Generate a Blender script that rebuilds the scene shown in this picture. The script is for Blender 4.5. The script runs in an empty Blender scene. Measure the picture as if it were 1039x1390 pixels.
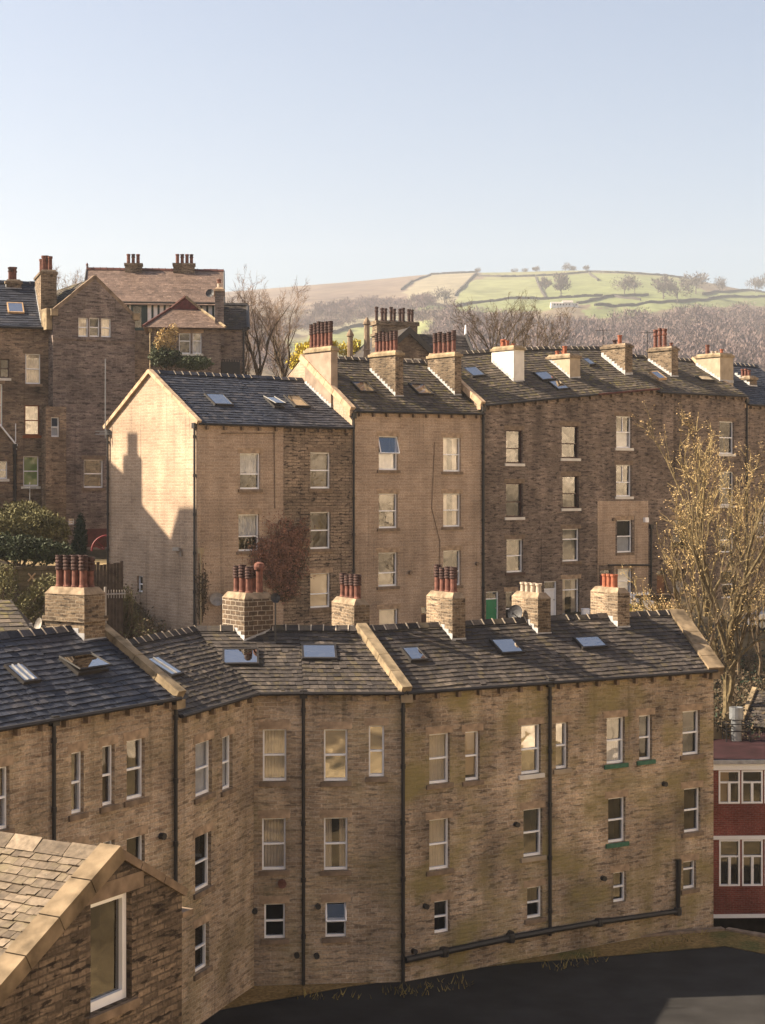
import bpy, bmesh, math, random
from mathutils import Vector, Matrix, noise
random.seed(7)
R = random.Random(11)
V = Vector
sc = bpy.context.scene
COL = sc.collection
# ---------------------------------------------------------------- camera
F, CX, YH, CZ = 2200.0, 519.5, 660.0, 20.0
cam = bpy.data.cameras.new('camera'); camo = bpy.data.objects.new('camera', cam); COL.objects.link(camo)
cam.sensor_fit = 'HORIZONTAL'; cam.sensor_width = 36.0; cam.lens = F / 1039.0 * 36.0
cam.shift_y = -(695.0 - YH) / 1039.0
cam.clip_start = 0.5; cam.clip_end = 9000
camo.location = (0, 0, CZ); camo.rotation_euler = (math.pi / 2, 0, 0)
sc.camera = camo
def T2(deg): return (math.cos(math.radians(deg)), math.sin(math.radians(deg)))
def rr(px): return (px - CX) / F
def at(px, py, Y): return V((rr(px) * Y, Y, CZ - (py - YH) * Y / F))
# ---------------------------------------------------------------- light
EL = math.radians(36.0); AZ = V((-0.998, 0.07)).normalized()
SUN = V((AZ.x * math.cos(EL), AZ.y * math.cos(EL), math.sin(EL)))
sl = bpy.data.lights.new('sun', 'SUN'); so = bpy.data.objects.new('sun', sl); COL.objects.link(so)
sl.energy = 4.8; sl.angle = math.radians(0.5); sl.color = (1.0, 0.83, 0.61)
so.rotation_euler = SUN.to_track_quat('Z', 'Y').to_euler(); so.location = (-60, 20, 70)
w = bpy.data.worlds.new('World'); sc.world = w; w.use_nodes = True
nt = w.node_tree
sk = nt.nodes.new('ShaderNodeTexSky'); sk.sky_type = 'NISHITA'; sk.sun_disc = False
sk.sun_elevation = EL; sk.sun_rotation = math.atan2(AZ.x, AZ.y)
sk.air_density = 1.0; sk.dust_density = 2.6; sk.ozone_density = 1.0; sk.altitude = 200
hs = nt.nodes.new('ShaderNodeHueSaturation'); hs.inputs['Saturation'].default_value = .88; hs.inputs['Hue'].default_value = .502
nt.links.new(sk.outputs[0], hs.inputs['Color']); nt.links.new(hs.outputs[0], nt.nodes['Background'].inputs[0])
nt.nodes['Background'].inputs[1].default_value = 0.0545
sc.view_settings.view_transform = 'Standard'; sc.view_settings.look = 'None'
sc.view_settings.exposure = 1.76; sc.view_settings.gamma = 1
sc.render.engine = 'CYCLES'
cy = sc.cycles
cy.max_bounces = 6; cy.diffuse_bounces = 3; cy.glossy_bounces = 3; cy.transparent_max_bounces = 12
cy.volume_bounces = 0; cy.caustics_reflective = False; cy.caustics_refractive = False
cy.use_denoising = True; cy.sample_clamp_indirect = 6
# ---------------------------------------------------------------- materials
def newmat(name, rough=0.85, spec=0.3):
    m = bpy.data.materials.new(name); m.use_nodes = True
    n = m.node_tree.nodes; b = n['Principled BSDF']
    b.inputs['Roughness'].default_value = rough; b.inputs['Specular IOR Level'].default_value = spec
    return m, n, m.node_tree.links, b
def plain(name, col, rough=0.7, spec=0.3, var=0.25, scale=6.0, metal=0.0, bump=0.0):
    m, n, l, b = newmat(name, rough, spec)
    b.inputs['Metallic'].default_value = metal
    tc = n.new('ShaderNodeTexCoord'); nz = n.new('ShaderNodeTexNoise')
    nz.inputs['Scale'].default_value = scale; nz.inputs['Detail'].default_value = 6
    l.new(tc.outputs['Object'], nz.inputs['Vector'])
    mp = n.new('ShaderNodeMapRange'); mp.inputs['From Min'].default_value = 0.3; mp.inputs['From Max'].default_value = 0.7
    mp.inputs['To Min'].default_value = 1 - var; mp.inputs['To Max'].default_value = 1 + var
    l.new(nz.outputs['Fac'], mp.inputs['Value'])
    mx = n.new('ShaderNodeMix'); mx.data_type = 'RGBA'; mx.blend_type = 'MULTIPLY'; mx.inputs['Factor'].default_value = 1
    mx.inputs['A'].default_value = (*col, 1); l.new(mp.outputs[0], mx.inputs['B'])
    l.new(mx.outputs['Result'], b.inputs['Base Color'])
    if bump:
        bp = n.new('ShaderNodeBump'); bp.inputs['Strength'].default_value = bump; bp.inputs['Distance'].default_value = 0.05
        l.new(nz.outputs['Fac'], bp.inputs['Height']); l.new(bp.outputs[0], b.inputs['Normal'])
    return m
def mixn(n, l, a, b, fac, mode='MIX'):
    mx = n.new('ShaderNodeMix'); mx.data_type = 'RGBA'; mx.blend_type = mode
    for key, v in (('A', a), ('B', b)):
        if isinstance(v, tuple): mx.inputs[key].default_value = (*v, 1)
        else: l.new(v, mx.inputs[key])
    if isinstance(fac, (int, float)): mx.inputs['Factor'].default_value = fac
    else: l.new(fac, mx.inputs['Factor'])
    return mx.outputs['Result']
def rng(n, l, src, a, b, c=0.0, d=1.0):
    mp = n.new('ShaderNodeMapRange'); l.new(src, mp.inputs['Value'])
    for k, v in zip(('From Min', 'From Max', 'To Min', 'To Max'), (a, b, c, d)): mp.inputs[k].default_value = v
    return mp.outputs[0]
def nse(n, l, vec, scale, detail=5, sx=1, sy=1, sz=1, rough=0.55):
    if (sx, sy, sz) != (1, 1, 1):
        m = n.new('ShaderNodeMapping'); m.inputs['Scale'].default_value = (sx, sy, sz); l.new(vec, m.inputs['Vector']); vec = m.outputs[0]
    t = n.new('ShaderNodeTexNoise'); t.inputs['Scale'].default_value = scale; t.inputs['Detail'].default_value = detail
    t.inputs['Roughness'].default_value = rough; l.new(vec, t.inputs['Vector']); return t.outputs['Fac']
def stone(name, c1, c2, c3, mortar, bw=0.42, bh=0.15, ms=0.014, stain=0.45, green=0.0, bump=0.6, soot=0.0):
    m, n, l, b = newmat(name, 0.92, 0.15)
    uv = n.new('ShaderNodeTexCoord').outputs['UV']
    wn = n.new('ShaderNodeTexNoise'); wn.inputs['Scale'].default_value = 2.2; wn.inputs['Detail'].default_value = 4; l.new(uv, wn.inputs['Vector'])
    sub = n.new('ShaderNodeVectorMath'); sub.operation = 'SUBTRACT'; l.new(wn.outputs['Color'], sub.inputs[0]); sub.inputs[1].default_value = (.5, .5, .5)
    scl = n.new('ShaderNodeVectorMath'); scl.operation = 'MULTIPLY'; l.new(sub.outputs[0], scl.inputs[0]); scl.inputs[1].default_value = (.12, .05, 0)
    add = n.new('ShaderNodeVectorMath'); l.new(uv, add.inputs[0]); l.new(scl.outputs[0], add.inputs[1])
    vec = add.outputs[0]
    br = n.new('ShaderNodeTexBrick'); l.new(vec, br.inputs['Vector']); br.inputs['Scale'].default_value = 1
    br.inputs['Brick Width'].default_value = bw; br.inputs['Row Height'].default_value = bh
    br.inputs['Mortar Size'].default_value = ms; br.inputs['Mortar Smooth'].default_value = 0.25
    br.inputs['Color1'].default_value = (*c1, 1); br.inputs['Color2'].default_value = (*c2, 1); br.inputs['Mortar'].default_value = (*mortar, 1)
    # a third stone colour in runs along the courses
    run = nse(n, l, vec, 1.0, 3, 1.6, 1 / bh * 0.9, 1)
    stoneflag = rng(n, l, br.outputs['Fac'], 0, 1, 1, 0)
    f3 = n.new('ShaderNodeMath'); f3.operation = 'MULTIPLY'; l.new(rng(n, l, run, 0.5, 0.66), f3.inputs[0]); l.new(stoneflag, f3.inputs[1])
    col = mixn(n, l, br.outputs['Color'], c3, f3.outputs[0])
    fine = nse(n, l, uv, 14, 6)
    big = nse(n, l, uv, 0.45, 6)
    streak = nse(n, l, uv, 1, 5, 1.3, 0.16, 1)
    col = mixn(n, l, col, rngc(n, l, fine, 0.3, 0.7, 0.72, 1.25), 1.0, 'MULTIPLY')
    col = mixn(n, l, col, rngc(n, l, big, 0.3, 0.72, 1 - stain, 1 + stain * .55), 1.0, 'MULTIPLY')
    col = mixn(n, l, col, rngc(n, l, streak, 0.32, 0.7, 1 - stain * .6, 1 + stain * .35), 1.0, 'MULTIPLY')
    dr = nse(n, l, uv, 1, 4, 3.2, .10, 1)
    col = mixn(n, l, col, rngc(n, l, dr, 0.60, 0.74, 1.0, .55), 1.0, 'MULTIPLY')
    if soot:
        sm = nse(n, l, vec, 1, 4, 2.4, 9, 1)
        col = mixn(n, l, col, (0.025, 0.02, 0.018), rng(n, l, sm, 0.55, 0.62, 0, soot))
    if green:
        g = nse(n, l, uv, 0.6, 7, 1, 1, 1)
        col = mixn(n, l, col, (0.26, 0.215, 0.085), rng(n, l, g, 0.46, 0.66, 0, green))
    l.new(col, b.inputs['Base Color'])
    ad = n.new('ShaderNodeMath'); ad.operation = 'MULTIPLY_ADD'; l.new(fine, ad.inputs[0]); ad.inputs[1].default_value = 0.5
    l.new(stoneflag, ad.inputs[2])
    bp = n.new('ShaderNodeBump'); bp.inputs['Strength'].default_value = bump; bp.inputs['Distance'].default_value = 0.05
    l.new(ad.outputs[0], bp.inputs['Height']); l.new(bp.outputs[0], b.inputs['Normal'])
    return m
def rngc(n, l, src, a, b, c, d):
    return rng(n, l, src, a, b, c, d)
def slate(name, dark, mid, light, moss=None, mossamt=0.0, rough=0.55):
    m, n, l, b = newmat(name, rough, 0.22)
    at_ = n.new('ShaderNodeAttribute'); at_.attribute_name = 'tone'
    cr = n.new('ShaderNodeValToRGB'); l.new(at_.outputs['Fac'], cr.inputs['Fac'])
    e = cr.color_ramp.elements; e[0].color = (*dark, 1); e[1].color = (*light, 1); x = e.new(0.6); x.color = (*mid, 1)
    uv = n.new('ShaderNodeTexCoord').outputs['UV']
    fine = nse(n, l, uv, 9, 6); big = nse(n, l, uv, 0.7, 5)
    col = mixn(n, l, cr.outputs['Color'], rng(n, l, fine, 0.3, 0.7, 0.65, 1.35), 1.0, 'MULTIPLY')
    col = mixn(n, l, col, rng(n, l, big, 0.3, 0.7, 0.7, 1.3), 1.0, 'MULTIPLY')
    if moss:
        g = nse(n, l, uv, 1.6, 7)
        col = mixn(n, l, col, moss, rng(n, l, g, 0.52, 0.66, 0, mossamt))
    sp = nse(n, l, uv, 22, 2)
    col = mixn(n, l, col, (0.3, 0.3, 0.26), rng(n, l, sp, 0.68, 0.74, 0, 0.5))
    l.new(col, b.inputs['Base Color'])
    bp = n.new('ShaderNodeBump'); bp.inputs['Strength'].default_value = 0.4; bp.inputs['Distance'].default_value = 0.02
    l.new(fine, bp.inputs['Height']); l.new(bp.outputs[0], b.inputs['Normal'])
    return m
M = {}
M['front'] = stone('front_stone', (0.560, 0.420, 0.293), (0.319, 0.235, 0.162), (0.470, 0.381, 0.297), (0.526, 0.431, 0.330), .40, .13, .017, .5, .35, .9, .5)
M['frontgreen'] = stone('mossy_front_stone', (0.560, 0.420, 0.293), (0.319, 0.235, 0.162), (0.470, 0.381, 0.297), (0.526, 0.431, 0.330), .40, .13, .017, .6, .85, .9, .6)
M['left'] = stone('left_front_stone', (0.560, 0.420, 0.293), (0.325, 0.235, 0.166), (0.482, 0.386, 0.297), (0.526, 0.431, 0.330), .40, .13, .017, .5, .2, .9, .45)
M['tan'] = stone('tan_stone', (.445, .33, .24), (.35, .255, .185), (.41, .315, .24), (.48, .38, .29), .55, .145, .015, .3, 0, .4)
M['tan_soot'] = stone('sooted_stone', (.38, .285, .2), (.24, .18, .13), (.33, .255, .185), (.14, .105, .08), .5, .15, .016, .4, 0, .7, .85)
M['brown'] = stone('brown_stone', (.27, .205, .16), (.15, .115, .096), (.33, .26, .21), (.25, .2, .165), .48, .14, .014, .45, 0, .8, .75)
M['grey'] = stone('grey_stone', (.25, .195, .17), (.14, .112, .102), (.32, .26, .225), (.27, .225, .2), .6, .17, .016, .4, 0, .7, .7)
M['brownwarm'] = stone('warm_brown_stone', (.33, .24, .165), (.18, .13, .095), (.37, .285, .2), (.25, .19, .145), .55, .155, .014, .55, 0, .7, .65)
M['stack'] = stone('chimney_stone', (.27, .195, .13), (.13, .095, .068), (.33, .25, .17), (.33, .27, .2), .28, .10, .013, .5, 0, 1.0, .75)
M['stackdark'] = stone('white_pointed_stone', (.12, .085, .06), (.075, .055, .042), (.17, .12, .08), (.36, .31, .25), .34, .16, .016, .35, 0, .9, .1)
M['near'] = stone('near_stone', (.22, .165, .12), (.10, .077, .058), (.28, .21, .15), (.12, .095, .072), .36, .12, .016, .55, 0, 1.2, .9)
M['redbrick'] = stone('red_brick', (.30, .085, .065), (.21, .055, .045), (.27, .09, .07), (.26, .15, .12), .225, .075, .01, .35, 0, .4)
M['rubble'] = stone('rubble_wall', (.16, .12, .09), (.09, .07, .055), (.2, .16, .12), (.08, .065, .05), .5, .22, .02, .5, .3, 1.0, .3)
M['hillwall'] = plain('dark_field_stone', (.06, .055, .05), .95, .1)
M['ashlar'] = plain('ashlar_trim', (.44, .32, .215), .9, .15, .3, 3, bump=.3)
M['ashdark'] = plain('dark_ashlar_trim', (.21, .155, .11), .9, .15, .4, 3, bump=.3)
M['coping'] = plain('coping_stone', (0.245, 0.190, 0.122), .9, .15, .45, 2.5, bump=.4)
M['render_grey'] = plain('grey_brown_render', (.29, .225, .175), .9, .15, .3, 1.6, bump=.2)
M['render_cream'] = plain('cream_render', (0.351, 0.287, 0.211), .85, .2, .2, 2, bump=.2)
M['render_white'] = plain('white_render', (0.663, 0.629, 0.578), .8, .2, .12, 2, bump=.2)
M['mortar'] = plain('flaunching_mortar', (.215, .165, .115), .95, .1, .5, 4, bump=.6)
M['ridgemortar'] = plain('pale_ridge_mortar', (0.413, 0.352, 0.277), .95, .1, .3, 5)
M['slate'] = slate('brown_grey_slate', (.024, .021, .021), (.055, .046, .042), (.11, .09, .074), (.115, .09, .04), .45, .7)
M['slateleft'] = slate('dark_blue_slate', (.014, .017, .027), (.033, .037, .052), (.075, .07, .074))
M['slatebrown'] = slate('brown_stone_slate', (.035, .030, .027), (.078, .063, .052), (.15, .118, .09), (.15, .125, .04), .75, .75)
M['slateold'] = slate('old_stone_slate', (.085, .066, .05), (.15, .117, .085), (.23, .18, .13), (.13, .11, .055), .5, .85)
M['redtile'] = slate('brown_red_tile', (.105, .072, .058), (.155, .108, .085), (.20, .14, .11))
M['clay'] = plain('terracotta', (0.145, 0.066, 0.051), .9, .15, .45, 7)
M['claydark'] = plain('sooty_terracotta', (.06, .034, .03), .85, .25, .5, 7)
M['claybright'] = plain('orange_terracotta', (0.268, 0.089, 0.048), .8, .25, .3, 7)
M['claycream'] = plain('pale_pot', (0.420, 0.350, 0.280), .8, .25, .2, 7)
M['iron'] = plain('black_painted_iron', (.016, .015, .016), .5, .4, .3, 5)
M['gutter'] = plain('dark_gutter', (.02, .017, .016), .55, .4, .3, 5)
M['redgutter'] = plain('dull_red_gutter', (0.091, 0.035, 0.028), .7, .2, .3, 5)
M['upvc'] = plain('white_window_paint', (.90, .90, .92), .45, .4, .04, 4)
M['brownpaint'] = plain('dark_brown_paint', (.055, .022, .016), .5, .4, .2, 4)
M['orangepaint'] = plain('weathered_orange_paint', (.27, .09, .035), .6, .3, .3, 4)
M['greenpaint'] = plain('green_sill_paint', (.045, .125, .08), .7, .2, .45, 4)
M['doorgreen'] = plain('green_door_paint', (.01, .20, .085), .4, .4, .1, 4)
M['doorwhite'] = plain('white_door_paint', (.72, .73, .76), .45, .4, .06, 4)
M['doorbrown'] = plain('brown_door_wood', (.17, .075, .035), .6, .3, .3, 4)
M['red'] = plain('red_paint', (0.144, 0.012, 0.018), .6, .3, .3, 4)
M['gabletred'] = plain('dull_red_boards', (.10, .03, .028), .8, .2, .35, 4)
M['interior'] = plain('dark_room', (.018, .014, .012), .9, .1, .5, 2)
M['curtain'] = plain('cream_curtain', (0.762, 0.650, 0.515), .9, .1, .12, 3)
M['net'] = plain('white_net_curtain', (.78, .8, .84), .9, .1, .12, 3)
M['blind'] = plain('beige_roller_blind', (.66, .47, .27), .8, .2, .08, 2)
M['blindgreen'] = plain('green_blind', (.16, .36, .03), .8, .2, .1, 3)
M['brownblind'] = plain('brown_blind', (.085, .06, .036), .8, .2, .15, 3)
M['lead'] = plain('pale_lead_flashing', (.36, .36, .37), .6, .4, .3, 5)
M['ashmid'] = plain('weathered_trim', (.37, .27, .185), .9, .15, .45, 3, bump=.3)
M['copingnear'] = plain('dirty_coping_stone', (0.172, 0.129, 0.083), .9, .15, .6, 2.2, bump=.6)
M['metal'] = plain('galvanised_metal', (0.264, 0.281, 0.303), .4, .5, .2, 3, .5)
M['dish'] = plain('grey_dish', (.30, .27, .24), .6, .3, .25, 5)
M['dishdark'] = plain('dark_grey_dish', (.05, .05, .055), .6, .3, .25, 5)
M['maroon'] = plain('maroon_roofing', (0.028, 0.012, 0.014), .9, .1, .4, 1.2)
M['wood'] = plain('weathered_wood', (.15, .105, .075), .85, .2, .4, 4)
M['wooddark'] = plain('dark_fence_wood', (.05, .036, .028), .85, .2, .4, 4)
M['woodlight'] = plain('pale_wood', (.42, .28, .16), .8, .2, .2, 4)
M['creampipe'] = plain('cream_paint', (0.350, 0.273, 0.168), .6, .3, .15, 4)
M['timberwhite'] = plain('white_panel_render', (.72, .70, .68), .8, .2, .1, 3)
M['timberdark'] = plain('dark_green_timber', (.03, .05, .048), .7, .3, .2, 4)
M['bark'] = plain('bark', (.10, .075, .05), .95, .1, .4, 8, bump=.6)
M['barkpale'] = plain('brown_green_bark', (0.112, 0.087, 0.049), .95, .1, .5, 6, bump=.5)
M['goldtwig'] = plain('olive_gold_twig', (.275, .21, .10), .9, .1, .3, 6)
M['twig'] = plain('bare_twig', (.10, .07, .043), .95, .1, .3, 3)
M['twigpink'] = plain('pinkish_twig', (.24, .175, .13), .95, .1, .25, 3)
M['bud'] = plain('golden_bud', (.46, .33, .16), .8, .2, .4, 5)
M['woodtwig'] = plain('distant_twig', (.165, .12, .105), .95, .1, .3, .02)
M['fieldtwig'] = plain('field_tree_twig', (.13, .11, .10), .95, .1, .3, .05)
M['willow'] = plain('yellow_willow_leaf', (.52, .42, .06), .8, .2, .3, 2)
M['leafdark'] = plain('dark_evergreen_leaf', (0.036, 0.048, 0.018), .7, .3, .5, 1.2)
M['leafolive'] = plain('olive_leaf', (.115, .105, .045), .8, .2, .5, 1.2)
M['ivy'] = plain('reddish_ivy_leaf', (.27, .145, .10), .8, .2, .5, 3)
M['conifer'] = plain('dark_conifer_leaf', (.02, .032, .018), .8, .2, .4, 2)
M['goldleaf'] = plain('golden_blossom', (.46, .33, .15), .8, .2, .4, 3)
M['daff'] = plain('yellow_petal', (.75, .55, .04), .7, .2, .1, 3)
M['carpaint'] = plain('silver_car_paint', (.5, .52, .56), .3, .6, .03, 2, .3)
M['tyre'] = plain('black_tyre', (.015, .015, .016), .8, .3, .1, 4)
M['moor'] = plain('unused_moor', (.2, .15, .1))
# glass: partly clear, partly mirror
def glassmat(name, refl, tint, wob=0.25, rough=0.01):
    m = bpy.data.materials.new(name); m.use_nodes = True; n = m.node_tree.nodes; l = m.node_tree.links
    n.remove(n['Principled BSDF'])
    t = n.new('ShaderNodeBsdfTransparent'); t.inputs['Color'].default_value = (*tint, 1)
    g = n.new('ShaderNodeBsdfGlossy'); g.inputs['Roughness'].default_value = rough; g.inputs['Color'].default_value = (.95, .95, .95, 1)
    nz = n.new('ShaderNodeTexNoise'); nz.inputs['Scale'].default_value = .75; nz.inputs['Detail'].default_value = 2
    l.new(n.new('ShaderNodeTexCoord').outputs['UV'], nz.inputs['Vector'])
    bp = n.new('ShaderNodeBump'); bp.inputs['Strength'].default_value = wob; bp.inputs['Distance'].default_value = 0.03
    l.new(nz.outputs['Fac'], bp.inputs['Height']); l.new(bp.outputs[0], g.inputs['Normal'])
    mx = n.new('ShaderNodeMixShader'); mx.inputs[0].default_value = refl
    l.new(t.outputs[0], mx.inputs[1]); l.new(g.outputs[0], mx.inputs[2]); l.new(mx.outputs[0], n['Material Output'].inputs[0])
    return m
M['glass'] = glassmat('window_glass', .20, (.8, .8, .8), .35)
M['glassbright'] = glassmat('bright_window_glass', .42, (.8, .8, .8), .35)
M['glassdim'] = glassmat('dim_window_glass', .10, (.7, .7, .7))
M['skyglass'] = glassmat('skylight_glass', .62, (.5, .5, .5), .1)
# ---------------------------------------------------------------- mesh builder
ORG = {}
class MB:
    def __init__(s): s.v = []; s.f = []; s.m = []; s.t = []
    def add(s, vs, fs, mat=0, tone=0.5):
        o = len(s.v); s.v.extend(V(x) for x in vs)
        for f in fs: s.f.append(tuple(o + i for i in f)); s.m.append(mat); s.t.append(tone)
    def quad(s, a, b, c, d, mat=0, tone=0.5): s.add([a, b, c, d], [(0, 1, 2, 3)], mat, tone)
    def box(s, o, a, b, c, mat=0, tone=0.5):
        o, a, b, c = V(o), V(a), V(b), V(c)
        s.add([o, o + a, o + a + b, o + b, o + c, o + a + c, o + a + b + c, o + b + c],
              [(0, 3, 2, 1), (4, 5, 6, 7), (0, 1, 5, 4), (1, 2, 6, 5), (2, 3, 7, 6), (3, 0, 4, 7)], mat, tone)
    def frustum(s, o, a, b, h, k, mat=0):   # box o,a,b with the top drawn in by k
        o, a, b = V(o), V(a), V(b); an, bn = a.normalized() * k, b.normalized() * k; z = V((0, 0, h))
        s.add([o, o + a, o + a + b, o + b, o + an + bn + z, o + a - an + bn + z, o + a + b - an - bn + z, o + b + an - bn + z],
              [(0, 3, 2, 1), (4, 5, 6, 7), (0, 1, 5, 4), (1, 2, 6, 5), (2, 3, 7, 6), (3, 0, 4, 7)], mat)
    def tube(s, pts, rad, n=6, mat=0, cap=True, tone=.5):
        pts = [V(p) for p in pts]; k = len(pts)
        if not hasattr(rad, '__len__'): rad = [rad] * k
        o = len(s.v); ref = None
        for i, p in enumerate(pts):
            t = (pts[min(i + 1, k - 1)] - pts[max(i - 1, 0)])
            t = t.normalized() if t.length > 1e-9 else V((0, 0, 1))
            if ref is None: ref = V((1, 0, 0)) if abs(t.x) < .8 else V((0, 1, 0))
            x = (ref - t * ref.dot(t)).normalized(); y = t.cross(x); ref = x
            for j in range(n):
                a = 2 * math.pi * j / n; s.v.append(p + (x * math.cos(a) + y * math.sin(a)) * rad[i])
        for i in range(k - 1):
            for j in range(n):
                j2 = (j + 1) % n
                s.f.append((o + i * n + j, o + i * n + j2, o + (i + 1) * n + j2, o + (i + 1) * n + j)); s.m.append(mat); s.t.append(tone)
        if cap:
            s.f.append(tuple(o + j for j in range(n - 1, -1, -1))); s.m.append(mat); s.t.append(tone)
            s.f.append(tuple(o + (k - 1) * n + j for j in range(n))); s.m.append(mat); s.t.append(tone)
    def lathe(s, c, prof, n=12, mats=None):
        c = V(c); o = len(s.v); k = len(prof)
        for r, z in prof:
            for j in range(n):
                a = 2 * math.pi * j / n; s.v.append(c + V((r * math.cos(a), r * math.sin(a), z)))
        for i in range(k - 1):
            for j in range(n):
                j2 = (j + 1) % n
                s.f.append((o + i * n + j, o + i * n + j2, o + (i + 1) * n + j2, o + (i + 1) * n + j)); s.m.append(mats[i] if mats else 0); s.t.append(.5)
        s.f.append(tuple(o + (k - 1) * n + j for j in range(n))); s.m.append(mats[-1] if mats else 0); s.t.append(.5)
    def prism(s, poly, ext, mat=0):      # polygon (list of points) pushed along ext
        n = len(poly); ext = V(ext); a = [V(p) for p in poly]; b = [p + ext for p in a]
        s.add(a + b, [tuple(range(n))[::-1], tuple(range(n, 2 * n))] + [(i, (i + 1) % n, n + (i + 1) % n, n + i) for i in range(n)], mat)
    def build(s, name, mats, parent=None, origin=None, smooth=False):
        if not isinstance(mats, (list, tuple)): mats = [mats]
        if origin is None:
            if parent is not None and not s.v: origin = V((0, 0, 0))
            else:
                lo = V([min(p[i] for p in s.v) for i in range(3)]); hi = V([max(p[i] for p in s.v) for i in range(3)])
                origin = V(((lo.x + hi.x) / 2, (lo.y + hi.y) / 2, lo.z))
        origin = V(origin)
        me = bpy.data.meshes.new(name)
        me.from_pydata([tuple(p - origin) for p in s.v], [], s.f)
        for x in mats: me.materials.append(M[x] if isinstance(x, str) else x)
        me.polygons.foreach_set('material_index', s.m)
        if smooth: me.polygons.foreach_set('use_smooth', [True] * len(s.f))
        uvl = me.uv_layers.new(name='uv'); ta = me.attributes.new('tone', 'FLOAT', 'FACE')
        ta.data.foreach_set('value', s.t)
        uvs = [0.0] * (2 * len(me.loops)); Z = V((0, 0, 1))
        for p in me.polygons:
            nrm = p.normal
            if abs(nrm.z) < .995:
                if nrm.y > .02 or (abs(nrm.y) <= .02 and nrm.x > 0): nrm = -nrm
                t = Z.cross(nrm).normalized(); b = nrm.cross(t)
                if b.z < 0: b = -b
            else: t, b = V((1, 0, 0)), V((0, 1, 0))
            for li in p.loop_indices:
                q = s.v[me.loops[li].vertex_index]; uvs[2 * li] = q.dot(t); uvs[2 * li + 1] = q.dot(b)
        uvl.data.foreach_set('uv', uvs)
        me.update()
        ob = bpy.data.objects.new(name, me); COL.objects.link(ob); ORG[ob.name] = origin
        place(ob, origin, parent); return ob
def place(ob, origin, parent):
    ORG[ob.name] = V(origin)
    if parent is not None:
        ob.parent = parent; ob.location = V(origin) - ORG[parent.name]
    else: ob.location = origin
def tag(o, label=None, cat=None, group=None, kind=None):
    if label: o['label'] = label
    if cat: o['category'] = cat
    if group: o['group'] = group
    if kind: o['kind'] = kind
    return o
def thing(name, label, cat, loc, group=None):
    o = bpy.data.objects.new(name, None); COL.objects.link(o); o.location = loc; ORG[o.name] = V(loc)
    o.empty_display_size = .3
    return tag(o, label, cat, group)
def dup(ob, origin, parent):
    c = ob.copy(); COL.objects.link(c); place(c, origin, parent); return c
# ---------------------------------------------------------------- facades
class Fac:
    def __init__(s, P, e):
        s.P = V((P[0], P[1], 0)); e = V((e[0], e[1], 0)); s.e = e.normalized(); s.d = V((-s.e.y, s.e.x, 0))
    def u(s, px, q=0.0):
        P = s.P + s.d * q; r = rr(px); return (r * P.y - P.x) / (s.e.x - r * s.e.y)
    def pt(s, u, z, dep=0.0):
        p = s.P + s.e * u + s.d * dep; return V((p.x, p.y, z))
    def z(s, px, py, q=0.0):
        Y = s.pt(s.u(px, q), 0, q).y; return CZ - (py - YH) * Y / F
    def rect(s, xl, xr, yt, yb):
        m = (xl + xr) / 2; return s.u(xl), s.u(xr) + .05, s.z(m, yb), s.z(m, yt)
def wallcells(mb, fac, u0, u1, z0, ztop, wins, extra=(), mat=0, imat=1, rev=.22, room=.65, close=True):
    us = sorted(set([u0, u1] + [x for w_ in wins for x in w_[:2]] + list(extra)))
    us = [x for x in us if u0 - 1e-6 <= x <= u1 + 1e-6]
    for a, b in zip(us, us[1:]):
        if b - a < 1e-5: continue
        cuts = sorted([(w_[2], w_[3]) for w_ in wins if w_[0] <= a + 1e-6 and w_[1] >= b - 1e-6])
        lo = z0
        for c0, c1 in cuts:
            mb.quad(fac.pt(a, lo), fac.pt(b, lo), fac.pt(b, c0), fac.pt(a, c0), mat); lo = c1
        mb.quad(fac.pt(a, lo), fac.pt(b, lo), fac.pt(b, ztop(b)), fac.pt(a, ztop(a)), mat)
    for (a, b, c, d) in wins:
        for dep0, dep1, mt in ((0, rev, mat), (rev, room, imat)):
            A = [fac.pt(a, c, dep0), fac.pt(b, c, dep0), fac.pt(b, d, dep0), fac.pt(a, d, dep0)]
            B = [fac.pt(a, c, dep1), fac.pt(b, c, dep1), fac.pt(b, d, dep1), fac.pt(a, d, dep1)]
            for i in range(4): mb.quad(A[i], A[(i + 1) % 4], B[(i + 1) % 4], B[i], mt)
        if close: mb.quad(*B, imat)
def bar(mb, fac, ua, ub, za, zb, d0, d1, mat=0):
    o = fac.pt(ua, za, d0); mb.box(o, fac.e * (ub - ua), fac.d * (d1 - d0), V((0, 0, zb - za)), mat)
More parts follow.
